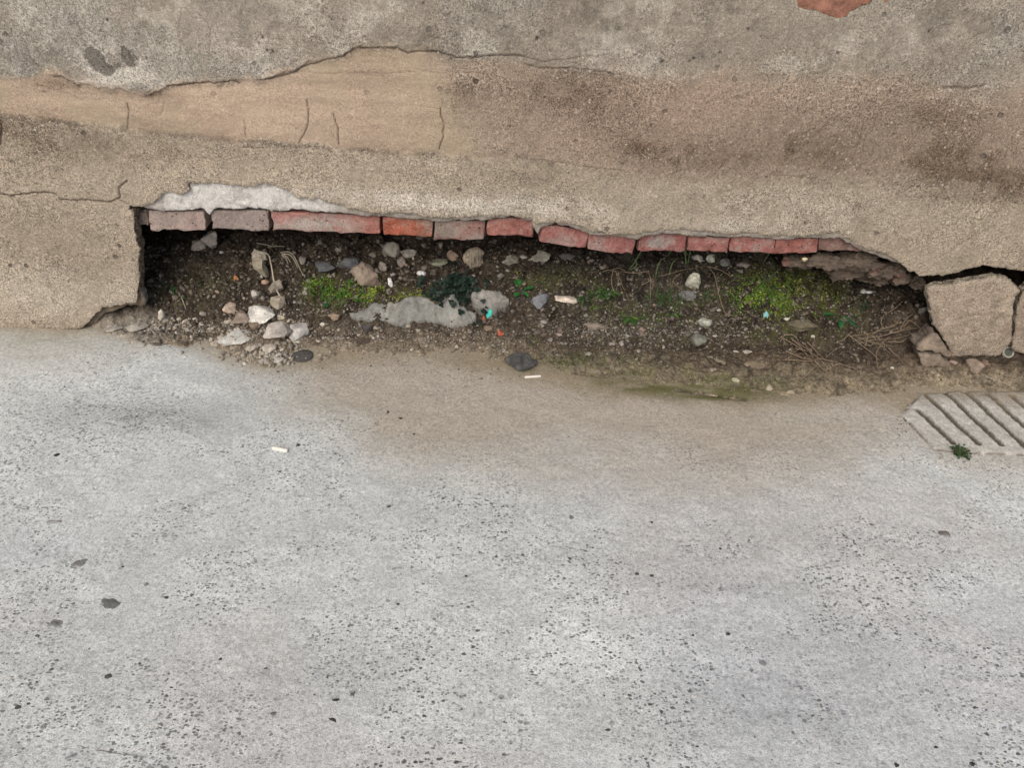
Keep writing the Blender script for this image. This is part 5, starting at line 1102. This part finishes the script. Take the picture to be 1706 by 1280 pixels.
# moss: uncountable, one object
def moss(zones, label, seed):
    rs = np.random.RandomState(seed); Vs, Fs, Cs, k = [], [], [], 0
    for (cx, cy, rx, ry, N, cols, smin, smax) in zones:
        for _ in range(int(N * 1.35)):
            px, py = cx + rs.normal() * rx * .55, cy + rs.normal() * ry * .55; p = Scache(px, py)
            if p is None: continue
            if fbm(np.array([p[0]]), np.array([p[1]]), 60, 2, 171)[0] + rs.normal() * .25 < -0.05: continue
            r = rs.uniform(smin, smax); nrm = np.array([rs.normal() * .6, -.3 + rs.normal() * .6, 1]); nrm /= np.linalg.norm(nrm); a1 = np.cross(nrm, (0, 1, 0.01)); a1 /= np.linalg.norm(a1); a2 = np.cross(nrm, a1)
            c = p + np.array([0, 0, rs.uniform(.0005, .006)]); pts = [c + r * 1.2 * a1, c + r * .6 * a2, c - r * 1.2 * a1, c - r * .6 * a2]; th = rs.rand() * 6
            pts = [c + r * (1.2 if j % 2 == 0 else .65) * (math.cos(th + j * 1.571) * a1 + math.sin(th + j * 1.571) * a2) for j in range(4)]
            Vs.append(np.array(pts)); Fs.append(np.arange(4)[None] + k); k += 4; Cs.append(np.tile(np.array(cols[rs.randint(len(cols))]) * rs.uniform(.6, 1.3), (4, 1)))
    return tag(mesh('moss', np.vstack(Vs), np.vstack(Fs), M_MOSS, None, col=np.vstack(Cs), smooth=False), label, kind='stuff')
YG = [(.27, .33, .04), (.19, .27, .035), (.11, .18, .02)]; GG = [(.10, .24, .015), (.07, .18, .015), (.14, .26, .02)]; DG = [(.06, .09, .025), (.09, .11, .03), (.045, .065, .02)]; YL = [(.24, .25, .06), (.17, .18, .05), (.30, .30, .09)]
moss([(524, 473, 20, 16, 350, YG + GG, .001, .0024), (545, 487, 34, 14, 420, YG + GG + DG, .001, .0024), (612, 492, 34, 12, 620, YG, .001, .0026), (628, 480, 14, 10, 220, YG, .001, .0026), (682, 496, 36, 10, 480, YG + YL, .001, .0024), (575, 480, 50, 20, 260, DG + GG, .001, .0024),
      (1265, 485, 46, 26, 1100, GG + YG, .001, .0026), (1295, 510, 56, 26, 1000, GG + YL, .001, .0026), (1345, 495, 50, 26, 900, YL + DG, .001, .0028), (1362, 478, 40, 20, 300, YL, .001, .0026), (1240, 500, 40, 20, 350, YG + DG, .001, .0024), (1310, 465, 60, 16, 350, DG + YL, .001, .0026), (1400, 500, 40, 20, 220, DG, .001, .0024),
      (925, 465, 60, 16, 480, DG + YL[:1], .001, .0024), (1000, 500, 50, 20, 380, DG + GG[:1], .001, .0026), (1070, 535, 70, 16, 420, DG + GG[:1], .001, .0026), (330, 475, 60, 16, 240, DG, .001, .0024), (960, 603, 60, 14, 700, DG, .0006, .0018), (1250, 640, 70, 10, 400, DG, .0005, .0014), (1060, 600, 60, 10, 300, DG, .0006, .0016), (870, 470, 40, 14, 120, DG, .001, .0024), (1140, 500, 50, 20, 300, DG, .001, .0026), (1290, 560, 60, 12, 260, DG, .001, .0022), (890, 570, 24, 10, 90, YL + DG, .001, .0024)],
     'yellow green moss and tiny leaves growing on the soil', 81)

# ------------------------------------------------------------------ litter
def litter_tube(a, b_, r, label):
    A = G(*a); B = G(*b_); z = float(paveh(A[0], A[1])) + r * .8; A[2] = z; B[2] = z
    e = empty('cigarette_butt', (A + B) / 2, label, 'cigarette butt')
    ax_ = (B - A) / np.linalg.norm(B - A); s = np.cross(ax_, (0, 0, 1)); V_, F_ = [], []; seg = 16; prof = [(0, .0), (0, .9), (.03, 1), (.5, 1.02), (.8, .98), (.97, .96), (1, .86), (1, 0)]
    for t, q in prof:
        for k in range(seg): th = 6.283 * k / seg; V_.append(A + (B - A) * t + r * q * (math.cos(th) * s + math.sin(th) * np.array([0, 0, 1]) * .9))
    for i in range(len(prof) - 1):
        for k in range(seg): F_.append((i * seg + k, i * seg + (k + 1) % seg, (i + 1) * seg + (k + 1) % seg, (i + 1) * seg + k))
    mesh('filter', V_, np.array(F_), M_BUTT, e)
M_BUTT = flat_mat('butt_paper', (.80, .78, .72), .8, .08)
litter_tube((455, 750), (480, 755), .0042, 'white cigarette butt lying alone on the left pavement')
litter_tube((874, 630), (901, 628), .0026, 'thin white stub lying below the black lumpy stone')
def scrap(px, py, wpx, hpx, rgb, label, seed, name='plastic_scrap', cat='litter', lift=.006):
    rs = np.random.RandomState(seed); p = S(px, py); m = mpp(p); n = 7; us, vs = np.meshgrid(np.linspace(-.5, .5, n), np.linspace(-.5, .5, n))
    wv = 1 - .35 * np.abs(vs) - .2 * rs.rand(n, n) * (np.abs(us) > .4)
    x = us * wpx * m * wv; y = vs * hpx * m * .55; z = .004 * np.sin(us * 5 + rs.rand() * 3) + .003 * np.cos(vs * 6) + vs * hpx * m * .75 + lift + .0012 * rs.rand(n, n)
    top = np.stack([x, y, z], -1).reshape(-1, 3); v = np.vstack([top, top + np.array([0, .0008, -.0008])]); f = gridfaces(n, n); be = edges_of(f); side = np.array([(a, b_, b_ + n * n, a + n * n) for a, b_ in be])
    o = mesh(name, v, np.vstack([f, f + n * n, side]), flat_mat(name, rgb, .45, .15), None); o.location = tuple(p); tag(o, label, cat)
scrap(815, 525, 11, 13, (.05, .52, .46), 'small turquoise plastic scrap on the round cement piece', 1)
scrap(834, 559, 11, 11, (.42, .11, .06), 'small orange red scrap in the rubble below the turquoise one', 2, 'red_scrap')
scrap(806, 535, 7, 6, (.33, .11, .07), 'dull red crumb between the turquoise and orange scraps', 5, 'red_scrap')
scrap(1275, 528, 9, 10, (.25, .50, .55), 'pale blue scrap below the bright green moss', 3)
scrap(394, 467, 9, 6, (.36, .17, .07), 'tiny orange brown leaf scrap in the dark left soil', 4, 'leaf_scrap')
# crumpled dry leaf on the silt
scrap(1283, 650, 16, 16, (.38, .33, .25), 'crumpled pale dry leaf on the silt below the green stain', 7, 'dry_leaf', 'dry leaf', .001)
scrap(1316, 656, 18, 10, (.34, .29, .21), 'torn dry leaf right of the crumpled one', 8, 'dry_leaf', 'dry leaf', .001)
# round cap under the corner of the block
def cap(px, py, rpx):
    p = S(px, py); m = mpp(p); R_ = rpx * m; e = empty('bottle_cap', p, 'weathered round metal cap under the right corner of the plaster block', 'cap')
    def lathe(prof, seg=28):
        V_, F_ = [], []
        for r, z in prof:
            for k in range(seg): th = 6.283 * k / seg; fl = 1 + (.05 * math.cos(th * 14) if z < 0 else 0); V_.append((r * fl * math.cos(th), r * fl * math.sin(th), z))
        for i in range(len(prof) - 1):
            for k in range(seg): F_.append((i * seg + k, i * seg + (k + 1) % seg, (i + 1) * seg + (k + 1) % seg, (i + 1) * seg + k))
        return np.array(V_), np.array(F_)
    rot = np.array(Matrix.Rotation(math.radians(50), 3, 'X')); off = p + np.array([0, -.004, R_ * .6])
    v, f = lathe([(R_, -R_ * .25), (R_ * .97, .0005), (R_ * .9, R_ * .12), (R_ * .72, R_ * .12), (R_ * .70, R_ * .02)]); mesh('rim', v @ rot.T + off, f, flat_mat('cap_rim', (.36, .34, .29), .6), e)
    v, f = lathe([(R_ * .71, R_ * .04), (R_ * .4, R_ * .02), (.0001, R_ * .02)]); mesh('disc', v @ rot.T + off, f, flat_mat('cap_disc', (.075, .085, .07), .5), e)
cap(1676, 590, 10)
